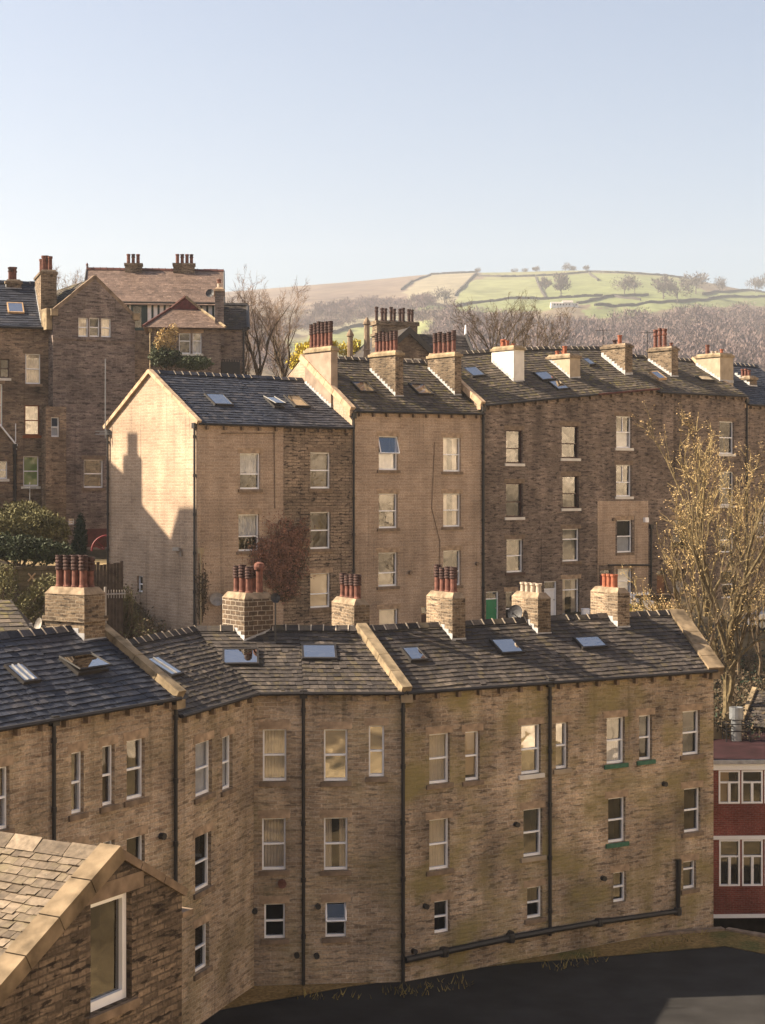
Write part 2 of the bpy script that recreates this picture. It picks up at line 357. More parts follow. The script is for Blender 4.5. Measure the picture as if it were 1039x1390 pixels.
def window(parent, fac, rect, frame='upvc', glass='glass', split=.5, vbar=None, cur=None, sill='ashdark', lintel='ashmid', open_=False, ft=.055, blindfrac=1.0):
    a, b, c, d = rect
    mid = d - (d - c) * split; g = .165
    mb = MB()
    for (lo, hi, k) in ((c + .02, mid, .02), (mid, d - .02, 0.0)):
        tl = R.uniform(-.006, .006); tu = R.uniform(-.006, .006)
        if open_ and hi > mid + .01: continue
        mb.quad(fac.pt(a + .02, lo, g + k + tl), fac.pt(b - .02, lo, g + k + tl + tu), fac.pt(b - .02, hi, g + k - tl + tu), fac.pt(a + .02, hi, g + k - tl))
    if open_:
        o = .30
        mb.quad(fac.pt(a + .05, mid + .02, g - o), fac.pt(b - .05, mid + .02, g - o), fac.pt(b - .05, d - .05, g - .05), fac.pt(a + .05, d - .05, g - .05))
    wo = mb.build('window', glass, parent)
    fb = MB(); f0, f1 = .115, .195
    bar(fb, fac, a + .002, a + ft, c + .002, d - .002, f0, f1); bar(fb, fac, b - ft, b - .002, c + .002, d - .002, f0, f1)
    bar(fb, fac, a + ft, b - ft, d - ft, d - .002, f0 + .002, f1); bar(fb, fac, a + ft, b - ft, c + .002, c + ft * 1.5, f0 + .002, f1)
    bar(fb, fac, a + ft, b - ft, mid - .028, mid + .028, f0 - .012, f1)
    if vbar == 'top': bar(fb, fac, (a + b) / 2 - .02, (a + b) / 2 + .02, mid + .03, d - ft, f0 + .01, f1)
    if vbar == 'both': bar(fb, fac, (a + b) / 2 - .02, (a + b) / 2 + .02, c + ft, d - ft, f0 + .01, f1)
    if open_:
        o = .30
        for (p, q) in (((a + .02, mid, g - o), (b - .02, mid, g - o)), ((a + .02, mid, g - o), (a + .02, d - .03, g - .06)), ((b - .02, mid, g - o), (b - .02, d - .03, g - .06))):
            fb.tube([fac.pt(*p), fac.pt(*q)], .032, 4)
    fb.build('frame', frame, wo)
    if cur:
        cb = MB(); mt = {'net': 'net', 'drape': 'curtain', 'blind': 'blind', 'blindgreen': 'blindgreen', 'cream': 'curtain', 'half': 'net', 'top': 'net', 'brown': 'brownblind'}[cur]
        if cur in ('blind', 'blindgreen', 'brown'):
            z0 = d - (d - c) * blindfrac
            cb.box(fac.pt(a + .04, z0, .24), fac.e * (b - a - .08), fac.d * .012, V((0, 0, d - z0 - .01)))
        else:
            spans = [(a, b)] if cur in ('net', 'cream') else [(a, a + (b - a) * .36), (b - (b - a) * .34, b)]
            zt = d - .01
            zb0 = c + .03
            if cur == 'half': spans = [(a, b)]; zt = mid
            if cur == 'top': spans = [(a, b)]; zb0 = mid
            for (s0, s1) in spans:
                n = max(6, int((s1 - s0) / .05)); pts = []
                for i in range(n + 1):
                    x = s0 + .01 + (s1 - s0 - .02) * i / n; pts.append((x, .26 + .025 * (1 if i % 2 else -1) + R.uniform(-.008, .008)))
                for p, q in zip(pts, pts[1:]):
                    cb.quad(fac.pt(p[0], zb0, p[1]), fac.pt(q[0], zb0, q[1]), fac.pt(q[0], zt, q[1]), fac.pt(p[0], zt, p[1]))
        cb.build('blind' if 'blind' in mt else 'curtain', mt, wo)
    if sill:
        sb = MB(); bar(sb, fac, a - .12, b + .12, c - .15, c - .003, -.07, .12)
        so_ = sb.build('sill', sill, wo)
        if sill == 'greenpaint': so_['label'] = 'green painted sill'
    if lintel:
        lb = MB(); bar(lb, fac, a - .14, b + .14, d + .003, d + .24, -.006, .1); lb.build('lintel', lintel, wo)
    return wo
def door(parent, fac, rect, mat, frame='upvc', light=.22, label=None):
    a, b, c, d = rect; mb = MB(); zl = d - (d - c) * light
    bar(mb, fac, a + .05, b - .05, c + .03, zl, .10, .15)
    for (p, q) in ((.12, .42), (.5, .88)):
        bar(mb, fac, a + .16, b - .16, c + (zl - c) * p, c + (zl - c) * q, .085, .11)
    o = mb.build('door', mat, parent)
    if label: o['label'] = label
    fb = MB(); bar(fb, fac, a, a + .05, c, d, .05, .16); bar(fb, fac, b - .05, b, c, d, .05, .16)
    bar(fb, fac, a + .05, b - .05, d - .05, d, .05, .16); bar(fb, fac, a + .05, b - .05, zl, zl + .05, .06, .16); fb.build('frame', frame, o)
    gb = MB(); gb.quad(fac.pt(a + .05, zl + .05, .12), fac.pt(b - .05, zl + .05, .12), fac.pt(b - .05, d - .05, .12), fac.pt(a + .05, d - .05, .12)); gb.build('pane', 'glassdim', o)
    sb = MB(); bar(sb, fac, a - .1, b + .1, c - .15, c - .003, -.25, .1); sb.build('step', 'ashlar', o)
    hb = MB(); bar(hb, fac, b - .15, b - .10, c + 1.0, c + 1.06, .05, .1); hb.build('handle', 'metal', o)
    return o
# ---------------------------------------------------------------- roofs
def lerp(a, b, t): return a + (b - a) * t
def slates(mb, E0, E1, R0, R1, course=.225, wid=.23, th=.036, lift=.05, ov=.18, jit=1.0, mat=0):
    E0, E1, R0, R1 = V(E0), V(E1), V(R0), V(R1)
    nrm = (E1 - E0).cross(R0 - E0).normalized()
    if nrm.z < 0: nrm = -nrm
    E0 = E0 - (R0 - E0).normalized() * ov; E1 = E1 - (R1 - E1).normalized() * ov
    sd = R.uniform(0, 99)
    def B(u, v):
        p = lerp(lerp(E0, E1, u), lerp(R0, R1, u), v)
        return p + nrm * (.03 * jit * noise.noise(V((p.x * .55 + sd, p.y * .55, p.z * .55))) - .01)
    up = nrm * lift
    up = nrm * (lift - .045)
    for gi in range(6):
        for gj in range(6): mb.quad(B(gi / 6, gj / 6) + up, B((gi + 1) / 6, gj / 6) + up, B((gi + 1) / 6, (gj + 1) / 6) + up, B(gi / 6, (gj + 1) / 6) + up, mat, .1)
    L = ((R0 - E0).length + (R1 - E1).length) / 2; n = max(2, round(L / course)); W_ = max((E1 - E0).length, (R1 - R0).length)
    for i in range(n):
        v0 = i / n; v1 = min(1, (i + 1.25) / n)
        u = -R.random() * wid / W_ if i % 2 else -R.random() * wid / W_ * .5
        rowt = R.uniform(-.16, .16)
        while u < 1:
            w_ = wid * R.uniform(.75, 1.3) / W_; a = max(0, u) + .004 / W_; b = min(1, u + w_) - .004 / W_; u += w_
            if b - a < .02 / W_: continue
            h = th * R.uniform(.75, 1.35) * (1 + (jit - 1)); dz = nrm * (lift + h); dz2 = nrm * (lift + h * R.uniform(.9, 1.25)); tt = nrm * (lift + .006)
            sl_ = (R.uniform(-.012, .012) if R.random() > .03 else R.uniform(-.09, 0)) * jit / L
            p0, p1 = B(a, v0 + sl_), B(b, v0 + sl_); q0, q1 = B(a, v1), B(b, v1)
            tone = min(1, max(0, R.betavariate(3.2, 3.6) + rowt))
            mb.add([p0 + dz, p1 + dz2, q1 + tt, q0 + tt, p0 + up, p1 + up, q0 + up, q1 + up],
                   [(0, 1, 2, 3), (5, 7, 2, 1), (6, 4, 0, 3)], mat, tone); mb.add([p0 + up, p1 + up, p1 + dz2, p0 + dz], [(0, 1, 2, 3)], mat, tone * .35)  # front edge faces get a darker tone: edge shading painted into the slates
    return nrm
def ridge(mb, a, b, wd=.17, h=.12, step=.46, mat=0, mort=1):
    a, b = V(a), V(b); L = (b - a).length; n = max(1, round(L / step)); e = (b - a) / n
    s = V((-e.y, e.x, 0)).normalized() * wd
    for i in range(n):
        p = a + e * i; q = p + e * .97; z = V((0, 0, h + R.uniform(-.012, .012))); k = V((0, 0, -.05))
        mb.add([p - s + k, p + z, p + s + k, q - s + k, q + z, q + s + k], [(0, 1, 4, 3), (1, 2, 5, 4), (0, 2, 1), (3, 4, 5)], mat, R.random())
        if R.random() < .85:
            p = q - e * .02; q = p + e * .09; z = z + V((0, 0, .028)); s2 = s * 1.12
            mb.add([p - s2 + k, p + z, p + s2 + k, q - s2 + k, q + z, q + s2 + k], [(0, 1, 4, 3), (1, 2, 5, 4), (0, 2, 1), (3, 4, 5)], mort, R.random())
def copingrun(mb, a, b, width, th=.13, drop=.10, n=None, mat=0):
    a, b = V(a), V(b); L = (b - a).length; n = n or max(1, round(L / .85)); e = (b - a) / n
    s = V((-e.y, e.x, 0)).normalized() * width / 2; up = s.cross(e).normalized()
    if up.z < 0: up = -up
    for i in range(n):
        p = a + e * i + up * R.uniform(-.008, .008)
        mb.box(p - s - up * drop, e * .972, s * 2, up * (th + drop), mat, R.random())
def skylight(parent, E0, E1, R0, tl, br, blind=None, open_=0.0, glass='skyglass', frame='gutter', bars=0):
    E0, E1, R0 = V(E0), V(E1), V(R0); e = (E1 - E0).normalized(); nrm = e.cross(R0 - E0).normalized()
    if nrm.z < 0: nrm = -nrm
    s = nrm.cross(e).normalized()
    if s.z < 0: s = -s
    O = V((0, 0, CZ))
    def hit(p):
        dr = V((rr(p[0]), 1, -(p[1] - YH) / F)); t = (E0 - O).dot(nrm) / dr.dot(nrm); q = O + dr * t - E0; return q.dot(e), q.dot(s)
    (u0, s1), (u1, s0) = hit(tl), hit(br)
    if u1 < u0: u0, u1 = u1, u0
    if s1 < s0: s0, s1 = s1, s0
    P = lambda u, t, h: E0 + e * u + s * t + nrm * h
    lift = .05
    mb = MB(); fr = .07
    for (a, b, c, d) in ((u0, u1, s1 - fr, s1), (u0, u1, s0, s0 + fr), (u0, u0 + fr, s0 + fr, s1 - fr), (u1 - fr, u1, s0 + fr, s1 - fr)):
        mb.box(P(a, c, lift - .02), e * (b - a), s * (d - c), nrm * .13)
    sky = mb.build('skylight', frame, parent)
    hl = lift + .10
    gb = MB(); ho = open_
    gb.quad(P(u0 + fr * .7, s0 + fr * .7, hl + ho), P(u1 - fr * .7, s0 + fr * .7, hl + ho), P(u1 - fr * .7, s1 - fr * .7, hl), P(u0 + fr * .7, s1 - fr * .7, hl))
    gb.build('pane', glass, sky)
    if open_:
        ob_ = MB()
        for (p, q) in (((u0, s0, hl + ho), (u0, s1, hl)), ((u1, s0, hl + ho), (u1, s1, hl)), ((u0, s0, hl + ho), (u1, s0, hl + ho)), ((u0, s1, hl), (u1, s1, hl))):
            ob_.tube([P(*p), P(*q)], .03, 4)
        ob_.build('sash', 'gutter', sky)
    if bars:
        bb = MB()
        for i in range(1, bars + 1):
            u = lerp(u0, u1, i / (bars + 1)); bb.box(P(u - .02, s0 + fr, hl), e * .04, s * (s1 - s0 - 2 * fr), nrm * .03)
        bb.build('glazing_bar', 'lead', sky)
    lb = MB(); lb.quad(P(u0 + .02, s0 + .02, lift + .028), P(u1 - .02, s0 + .02, lift + .028), P(u1 - .02, s1 - .02, lift + .028), P(u0 + .02, s1 - .02, lift + .028))
    lb.build('blind', blind or 'interior', sky)  # with no blind given, a dark sheet stands in for the unlit room
# ---------------------------------------------------------------- chimneys
POT = {}
def potmesh(style, h):
    k = (style, round(h, 2))
    if k in POT: return POT[k]
    mb = MB(); n = 12
    if style == 'roll':
        pr = [(.13, 0), (.135, .06 * h), (.115, .1 * h), (.108, .55 * h)]; ms = [0, 0, 0]
        z = .55
        for i in range(4):
            pr += [(.135, (z + .01) * h), (.142, (z + .045) * h), (.135, (z + .075) * h), (.115, (z + .09) * h)]; ms += [1, 1, 1, 1]; z += .105
        pr += [(.115, .97 * h), (.14, .975 * h), (.14, h), (.105, h), (.10, h - .12)]; ms += [1, 1, 1, 1, 1]
    elif style == 'plain':
        pr = [(.14, 0), (.125, .15 * h), (.12, .85 * h), (.145, .86 * h), (.145, h), (.11, h), (.10, h - .1)]; ms = [0] * 6
    elif style == 'tall':
        pr = [(.15, 0), (.15, .07 * h), (.12, .12 * h), (.115, .62 * h), (.15, .66 * h), (.15, .74 * h), (.12, .76 * h), (.12, .88 * h), (.15, .9 * h), (.15, h), (.11, h), (.10, h - .1)]; ms = [0] * 4 + [1] * 7
    elif style == 'cowl':
        pr = [(.12, 0), (.115, .6 * h), (.115, .74 * h), (.17, .75 * h), (.19, .84 * h), (.16, .95 * h), (.06, h)]; ms = [0] * 6
    else:
        pr = [(.10, 0), (.09, .75 * h), (.12, .8 * h), (.12, h), (.09, h), (.08, h - .05)]; ms = [0] * 5
    mb.lathe((0, 0, 0), pr, n, ms + [1 if style in ('roll', 'tall') else 0])
    POT[k] = mb; return mb
POTOB = {}
def pot(parent, loc, style='roll', h=.9, mats=('clay', 'claydark')):
    k = (style, round(h, 2), mats)
    if k not in POTOB:
        o = potmesh(style, h).build('chimney_pot', list(mats), parent, V((0, 0, 0)))
        place(o, loc, parent); POTOB[k] = o
    else: o = dup(POTOB[k], loc, parent)
    o.rotation_euler.z = R.uniform(0, 6)
    return o
def chimney(parent, seg, x, ytop, ybase, mat='stack', deg=None, pots=4, poth=.9, style='roll', potm=('clay', 'claydark'), rows=1, cap='slab', band=None, potlist=None, capm='mortar', zlow=None):
    """a stack standing on the roof of seg: its nearest corner meets the slates at pixel (x[1], ybase)"""
    E0, E1, R0, R1 = seg['E']; fac = seg['fac']; x0, x1, x2 = x
    nrm = (E1 - E0).cross(R0 - E0).normalized(); O = V((0, 0, CZ)); dr = V((rr(x1), 1, -(ybase - YH) / F))
    C = O + dr * ((E0 - O).dot(nrm) / dr.dot(nrm))
    e, dd = (fac.e, fac.d) if deg is None else (V((*T2(deg), 0)), V((-T2(deg)[1], T2(deg)[0], 0)))
    r = rr(x2); wd = (r * C.y - C.x) / (e.x - r * e.y); r = rr(x0); dp = (r * C.y - C.x) / (dd.x - r * dd.y)
    wd = min(2.2, max(.35, wd)); dp = min(3.2, max(.4, dp))
    zt = CZ - (ytop - YH) * C.y / F; zb_ = (C.z - 1.2) if zlow is None else zlow
    P = lambda u, z, d: V((C.x + e.x * u + dd.x * d, C.y + e.y * u + dd.y * d, z))
    ct = .14 if cap == 'slab' else .0; sh = .20 if cap == 'shoulder' else .12
    mb = MB(); mb.box(P(0, zb_, 0), e * wd, dd * dp, V((0, 0, zt - ct - zb_))); o = mb.build('chimney', mat, parent)
    cb = MB()
    if cap == 'slab': cb.box(P(-.07, zt - ct, -.07), e * (wd + .14), dd * (dp + .14), V((0, 0, ct)))
    cb.frustum(P(-.012, zt, -.012), e * (wd + .024), dd * (dp + .024), sh, min(sh * .7, wd * .25))
    cb.build('chimney_cap', capm, o)
    if band:
        zb2 = CZ - (band - YH) * C.y / F; bb = MB(); bb.box(P(-.06, zb2 - .07, -.06), e * (wd + .12), dd * (dp + .12), V((0, 0, .14))); bb.build('band_course', mat, o)
    zp = zt + sh - .03
    if potlist is None:
        potlist = []; per = math.ceil(pots / rows)
        for i in range(pots): potlist.append(((i % per + .5) / per, .5 if rows == 1 else (.25 if i // per == 0 else .75), poth * R.uniform(.96, 1.04), style, potm))
    for (t, s_, hh, st, pm) in potlist:
        m_ = min(.16, wd * .3); pot(o, P(lerp(m_, wd - m_, s_), zp, lerp(.16, dp - .16, t)), st, round(hh / .05) * .05, pm)
    zr = lambda p: E0.z - ((p.x - E0.x) * nrm.x + (p.y - E0.y) * nrm.y) / nrm.z + .07
    fb = MB(); a0, a1 = P(-.03, 0, -.012), P(wd + .03, 0, -.012); q = dd * .008
    k0, k1 = V((a0.x, a0.y, zr(a0) - .1)), V((a1.x, a1.y, zr(a1) - .1)); up = V((0, 0, .17))
    fb.add([k0, k1, k1 + up, k0 + up, k0 + q, k1 + q, k1 + up + q, k0 + up + q], [(0, 1, 2, 3), (4, 5, 6, 7), (0, 3, 7, 4), (3, 2, 6, 7), (1, 2, 6, 5)])
    m_ = dp
    while m_ > .2 and (P(0, 0, m_) - R0).dot(fac.d) > -.05: m_ -= .05
    a0, a1 = P(-.012, 0, -.012), P(-.012, 0, m_); q = e * .008; k0, k1 = V((a0.x, a0.y, zr(a0) - .1)), V((a1.x, a1.y, zr(a1) - .1))
    n_ = max(1, int(m_ / .2))
    for i in range(n_):      # stepped flashing
        s0, s1 = lerp(k0, k1, i / n_), lerp(k0, k1, (i + 1) / n_); zt_ = V((0, 0, s1.z + .16))
        fb.add([s0, s1, V((s1.x, s1.y, s1.z + .20)), V((s0.x, s0.y, s1.z + .20)), s0 + q, s1 + q, V((s1.x, s1.y, s1.z + .20)) + q, V((s0.x, s0.y, s1.z + .20)) + q], [(0, 1, 2, 3), (4, 5, 6, 7), (0, 3, 7, 4), (3, 2, 6, 7), (1, 2, 6, 5)])
    fb.build('flashing', 'lead', o)
    return o, P, wd, dp, zt
def dish(parent, c, axis, r=.3, mat='dish', arm=True):
    c = V(c); axis = V(axis).normalized(); x = axis.orthogonal().normalized(); y = axis.cross(x); mb = MB()
    n = 16; rings = [(0, -.09), (.45, -.075), (.8, -.03), (1, .01)]
    o = len(mb.v)
    for (k, z) in rings:
        for j in range(n):
            a = 2 * math.pi * j / n; mb.v.append(c + (x * math.cos(a) + y * math.sin(a)) * r * k + axis * z)
    for i in range(len(rings) - 1):
        for j in range(n):
            mb.f.append((o + i * n + j, o + i * n + (j + 1) % n, o + (i + 1) * n + (j + 1) % n, o + (i + 1) * n + j)); mb.m.append(0); mb.t.append(.5)
    low = -y if y.z > 0 else y
    mb.tube([c + low * r * .9, c + axis * r * 1.0 + low * r * .35], .018, 5); mb.box(c + axis * r * 1.0 + low * r * .35 - V((.04, .04, .04)), (.08, 0, 0), (0, .08, 0), (0, 0, .08))
    mb.tube([c - axis * .08, c - axis * .25], .03, 5)
    return mb.build('satellite_dish', mat, parent)
def downpipe(parent, fac, px, z0, z1, u=None, r=.055, mat='iron', dep=-.09):
    mb = MB(); uu = fac.u(px) if u is None else u
    mb.tube([fac.pt(uu, z0, dep), fac.pt(uu, z1, dep)], r, 8)
    z = z1 - .5
    while z > z0 + .2:
        mb.tube([fac.pt(uu, z - .07, dep), fac.pt(uu, z + .07, dep)], r * 1.35, 8); z -= 1.8
    mb.box(fac.pt(uu - .12, z1 - .12, dep - .09), fac.e * .24, fac.d * .17, V((0, 0, .26)))
    return mb.build('downpipe', mat, parent)
# ================================================================ terraces
def house(name, label, group, segs, zb, wall, roof, cat='house', corbel=.82, gut='gutter', ends=(True, True), slatekw={}, overh=.2, rid=True):
    s0 = segs[0]
    root = thing(name, label, cat, s0['fac'].pt(s0['u0'], zb), group)
    mb = MB(); rf = MB(); gb = MB(); kb = []; rb = MB(); wl = []
    for si, s in enumerate(segs):
        f = s['fac']; u0, u1, e0, e1 = s['u0'], s['u1'], s['e0'], s['e1']
        rects = []
        for w_ in s.get('wins', []):
            w_ = dict(w_); px = w_.pop('px'); rc = f.rect(*px); rects.append(rc); wl.append((f, rc, w_))
        top = lambda u, a=e0, b=e1, p=u0, q=u1: lerp(a, b, (u - p) / (q - p))
        wallcells(mb, f, u0, u1, zb, top, rects)
        E0, E1, R0, R1 = f.pt(u0, e0), f.pt(u1, e1), V(s['r0']), V(s['r1'])
        s['E'] = (E0, E1, R0, R1)
        bk = lambda E_, R_: V((2 * R_.x - E_.x, 2 * R_.y - E_.y, E_.z))
        B0, B1 = bk(E0, R0), bk(E1, R1); z_ = lambda p: V((p.x, p.y, zb))
        mb.quad(z_(B0), z_(B1), B1, B0)
        ins = .006
        if si == 0 and ends[0]: i_ = f.e * ins; mb.add([z_(E0) + i_, z_(B0) + i_, B0 + i_, R0 + i_, E0 + i_], [(0, 1, 2, 3, 4)])
        if si == len(segs) - 1 and ends[1]: i_ = -f.e * ins; mb.add([z_(E1) + i_, z_(B1) + i_, B1 + i_, R1 + i_, E1 + i_], [(0, 1, 2, 3, 4)])
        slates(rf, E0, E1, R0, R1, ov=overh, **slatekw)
        up = V((0, 0, .06)); rf.quad(B0 + up, B1 + up, R1 + up, R0 + up, 0, .3)
        if rid: ridge(rb, R0 + V((0, 0, .07)), R1 + V((0, 0, .07)))
        g0, g1 = f.pt(u0 + .01, e0 - .05, -overh - .02), f.pt(u1 - .01, e1 - .05, -overh - .02)
        gb.tube([g0, g1], .062, 6)
        n = max(1, int((u1 - u0) / corbel))
        for i in range(n):
            u = u0 + (i + .5) * (u1 - u0) / n; kb.append((f, f.pt(u, top(u) - .30, -.17)))
    mb.build('wall', [wall, 'interior'], root)
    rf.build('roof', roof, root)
    if rid: rb.build('ridge_tiles', [roof, 'ridgemortar'], root)
    gb.build('gutter', gut, root); last = None
    for (f, p) in kb:
        if last is None or last[0] is not f:
            q = MB(); q.box(p - f.e * .055, f.e * .11, f.d * .18, V((0, 0, .17))); last = (f, q.build('eaves_bracket', 'ashdark', root, origin=p))
        else: dup(last[1], p, root)
    for (f, rc, w_) in wl:
        if 'door' in w_: door(root, f, rc, w_['door'], **{k: v for k, v in w_.items() if k != 'door'})
        else: window(root, f, rc, **w_)
    return root
def W(xl, xr, yt, yb, **k): k['px'] = (xl, xr, yt, yb); return k
def T2(deg): return (math.cos(math.radians(deg)), math.sin(math.radians(deg)))
H = lambda h: CZ + h          # heights are given relative to the camera
# ---- front terrace plan
V4 = V((rr(548) * 51.89, 51.89)); f34 = Fac(V4, (1, .1)); 
u3 = f34.u(345); V3 = f34.pt(u3, 0); 
def facfrom(px0, P, deg):     # facade through P heading deg, P lies at its u = 0
    return Fac((P.x, P.y), T2(deg))
f23 = facfrom(345, V3, 70.0); u2 = f23.u(238); V2 = f23.pt(u2, 0)
f12 = facfrom(238, V2, 57.6)
f45 = Fac(V4, T2(30.8))
HR = 3.0
def offpt(f, px, z, q=HR): return f.pt(f.u(px, q), z, q)
eL, eM, eR0, eR1 = H(-6.0), H(-6.52), H(-6.56), H(-6.61)
rL, rM, rR = H(-4.22), H(-4.86), H(-4.88)
up1 = f12.u(70)
G = 'front terrace of stone houses'
zb = H(-17.2)
UV_ = dict(frame='upvc')
segA = dict(fac=f12, u0=up1 - 6.2, u1=up1, e0=eL, e1=eL, r0=f12.pt(up1 - 6.2, rL, HR), r1=f12.pt(up1, rL, HR),
            wins=[W(-12, 11, 1042, 1128, glass='glassbright', sill='ashdark')])
hA = house('terraced_house', 'leftmost front-row house with two open-looking skylights, cut by the photo edge', G, [segA], zb, 'left', 'slateleft')
segB = dict(fac=f12, u0=up1, u1=0.0, e0=eL, e1=eL, r0=f12.pt(up1, rL, HR), r1=offpt(f12, 131, rL),
            wins=[W(97, 112, 1021, 1105, glass='glassbright', sill='ashdark'), W(139, 154, 1012, 1094, cur='brown', glass='glassdim', sill='ashdark'),
                  W(172, 195, 1004, 1085, glass='glass', sill='ashdark'), W(172, 195, 1136, 1213, glass='glassdim'), W(100, 114, 1150, 1225, glass='glassdim'), W(140, 154, 1142, 1216, glass='glassdim')])
hB = house('terraced_house', 'front-row house with dark blue slates below the widest seven-pot chimney', G, [segB], zb, 'left', 'slateleft')
segC1 = dict(fac=f23, u0=u2, u1=0.0, e0=eM, e1=eM, r0=f23.pt(f23.u(120, HR), rM - .05, HR), r1=offpt(f34, 264, rM),
             wins=[W(265.5, 287, 1007, 1080, glass='glassdim', cur='net', sill='ashdark'), W(302, 315, 999, 1072, glass='glassdim', cur='net', sill='ashdark'), W(265, 286, 1133, 1208, glass='glassdim', sill='ashdark'), W(265, 283, 1256, 1318, glass='glassdim', sill='ashdark')])
up412 = f34.u(412)
segC2 = dict(fac=f34, u0=u3, u1=up412, e0=eM, e1=eM, r0=offpt(f34, 264, rM), r1=f34.pt(up412, rM, HR),
             wins=[W(357, 387, 990, 1061, glass='glass', cur='cream'), W(356, 386, 1111, 1182, cur='cream', glass='glass'), W(359, 385, 1227, 1275, glass='glassdim')])
hC = house('terraced_house', 'front-row house whose wall turns a corner beside the black drainpipe', G, [segC1, segC2], zb, 'front', 'slate')
segD = dict(fac=f34, u0=up412, u1=0.0, e0=eM, e1=eR0, r0=f34.pt(up412, rM, HR), r1=offpt(f45, 490, rR),
            wins=[W(440, 470, 990, 1061, glass='glassbright', cur='blind', blindfrac=.55), W(501, 520, 985, 1055, glass='glassbright', cur='blind', blindfrac=.98),  # golden reflections in these panes are put into the blind colour
                  W(440, 470, 1110, 1182, glass='glass', cur='drape'), W(442, 468, 1225, 1273, glass='glassdim', open_=True)])
hD = house('terraced_house', 'front-row house with orange blinds standing in for golden reflections and a tilted-open bottom window', G, [segD], zb, 'front', 'slate')
u45 = f45.u(548); u6 = f45.u(745); u7 = f45.u(969)
segE = dict(fac=f45, u0=u45, u1=u6, e0=eR0, e1=lerp(eR0, eR1, .47), r0=offpt(f45, 490, rR), r1=f45.pt(u6 + .2, rR, HR),
            wins=[W(583, 609, 996, 1064, glass='glass', cur='cream'), W(632, 650, 993, 1060, glass='glass', cur='blind', blindfrac=.9), W(708, 733, 984, 1051, glass='glassbright', cur='blind', blindfrac=.5, sill='render_white'),  # blinds here also carry the gold of window reflections as colour
                  W(583, 609, 1112, 1181, glass='glass', cur='cream'), W(711, 735, 1098, 1163, sill='render_cream'), W(590, 609, 1223, 1267, glass='glassdim', sill=None), W(716, 735, 1204, 1247, glass='glassdim')])
hE = house('terraced_house', 'front-row house with white-painted sills left of the straight drainpipe', G, [segE], zb, 'frontgreen', 'slate')
segF = dict(fac=f45, u0=u6, u1=u7, e0=lerp(eR0, eR1, .47), e1=eR1, r0=f45.pt(u6 + .2, rR, HR), r1=offpt(f45, 918, rR),
            wins=[W(755, 770, 981, 1044, glass='glassbright', sill='render_cream'), W(824, 847, 974, 1037, cur='half', glass='glass', sill='greenpaint'), W(868, 884, 971, 1032, glass='glassdim', sill='greenpaint'), W(927, 949, 965, 1025, cur='brown', blindfrac=.4, glass='glassdim', sill='ashdark'),
                  W(826, 848, 1083, 1144, glass='glassdim', sill='greenpaint'), W(929, 950, 1070, 1130, glass='glassdim', sill='ashdark'), W(833, 849, 1184, 1225, glass='glassdim', sill=None), W(928, 944, 1169, 1207, glass='glass', sill='ashdark', split=.3)])
hF = house('terraced_house', 'end house of the front row with green window sills', G, [segF], zb, 'frontgreen', 'slate')
# skylights
def sk(root, seg, tl, br, **k): E0, E1, R0, R1 = seg['E']; skylight(root, E0, E1, R0, tl, br, **k)
sk(hA, segA, (3, 908), (54, 929), bars=2); sk(hB, segB, (78, 897), (146, 914), open_=.14)
sk(hC, segC1, (194, 899), (248, 919), bars=1); sk(hC, segC2, (302, 885), (352, 906), blind='brownblind')
sk(hD, segD, (409, 879), (458, 899)); sk(hE, segE, (542, 883), (581, 900)); sk(hE, segE, (663, 872), (712, 890)); sk(hF, segF, (776, 869), (825, 882), blind='blind')
# chimneys on the front ridge
chimney(hB, segB, (61, 114.5, 143), 808, 874, pots=7, rows=2, poth=.95, cap='shoulder', band=842)
rp = ('clay', 'claydark')
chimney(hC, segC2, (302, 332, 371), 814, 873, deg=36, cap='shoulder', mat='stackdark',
        potlist=[(.12, .25, .9, 'roll', rp), (.12, .75, 1.05, 'cowl', rp), (.5, .25, .95, 'roll', rp), (.5, .75, .9, 'roll', rp), (.88, .3, .9, 'roll', rp)])
chimney(hD, segD, (450.5, 481, 502), 822, 860, deg=26, pots=4, poth=.85, cap='shoulder')
chimney(hE, segE, (579, 614.5, 632), 813, 872, pots=4, poth=.9, cap='shoulder')
cc_ = ('claycream', 'claycream')
oE2, P5, w5, d5, z5 = chimney(hF, segF, (695, 730.6, 748), 813, 864, cap='shoulder', potlist=[(.14, .5, .35, 'short', cc_), (.4, .5, .35, 'short', cc_), (.65, .5, .35, 'short', cc_), (.88, .5, .35, 'short', cc_)])
dish(oE2, P5(-.3, z5 - .55, d5 * .6), -f45.e - f45.d * .5 + V((0, 0, .3)), .30, 'dishdark')
cb2_ = ('claybright', 'claybright')
chimney(hF, segF, (802, 839, 855), 806, 855, cap='shoulder', potlist=[(.3, .5, .5, 'plain', cb2_), (.5, .5, .5, 'plain', cb2_), (.7, .5, .5, 'plain', cb2_)])
# copings between the roofs
def cop(root, seg, end, width=.34, lift=.2, over=.28, mat='coping'):
    E0, E1, R0, R1 = seg['E']; E_, R_ = (E0, R0) if end == 0 else (E1, R1)
    d_ = (E_ - R_).normalized(); z = V((0, 0, lift)); mb = MB()
    copingrun(mb, R_ + z, E_ + d_ * over + z, width, .1, .22)
    o = mb.build('coping', mat, root)
    k = MB(); f = seg['fac']; c = E_ + d_ * (over - .02); k.box(c - f.e * .19 + V((0, 0, -.22)), f.e * .38, f.d * .3, V((0, 0, .26))); k.build('kneeler', mat, o)
cop(hB, segB, 1); cop(hD, segD, 1, .36); cop(hF, segF, 1, .62, .12, .28, 'copingnear')
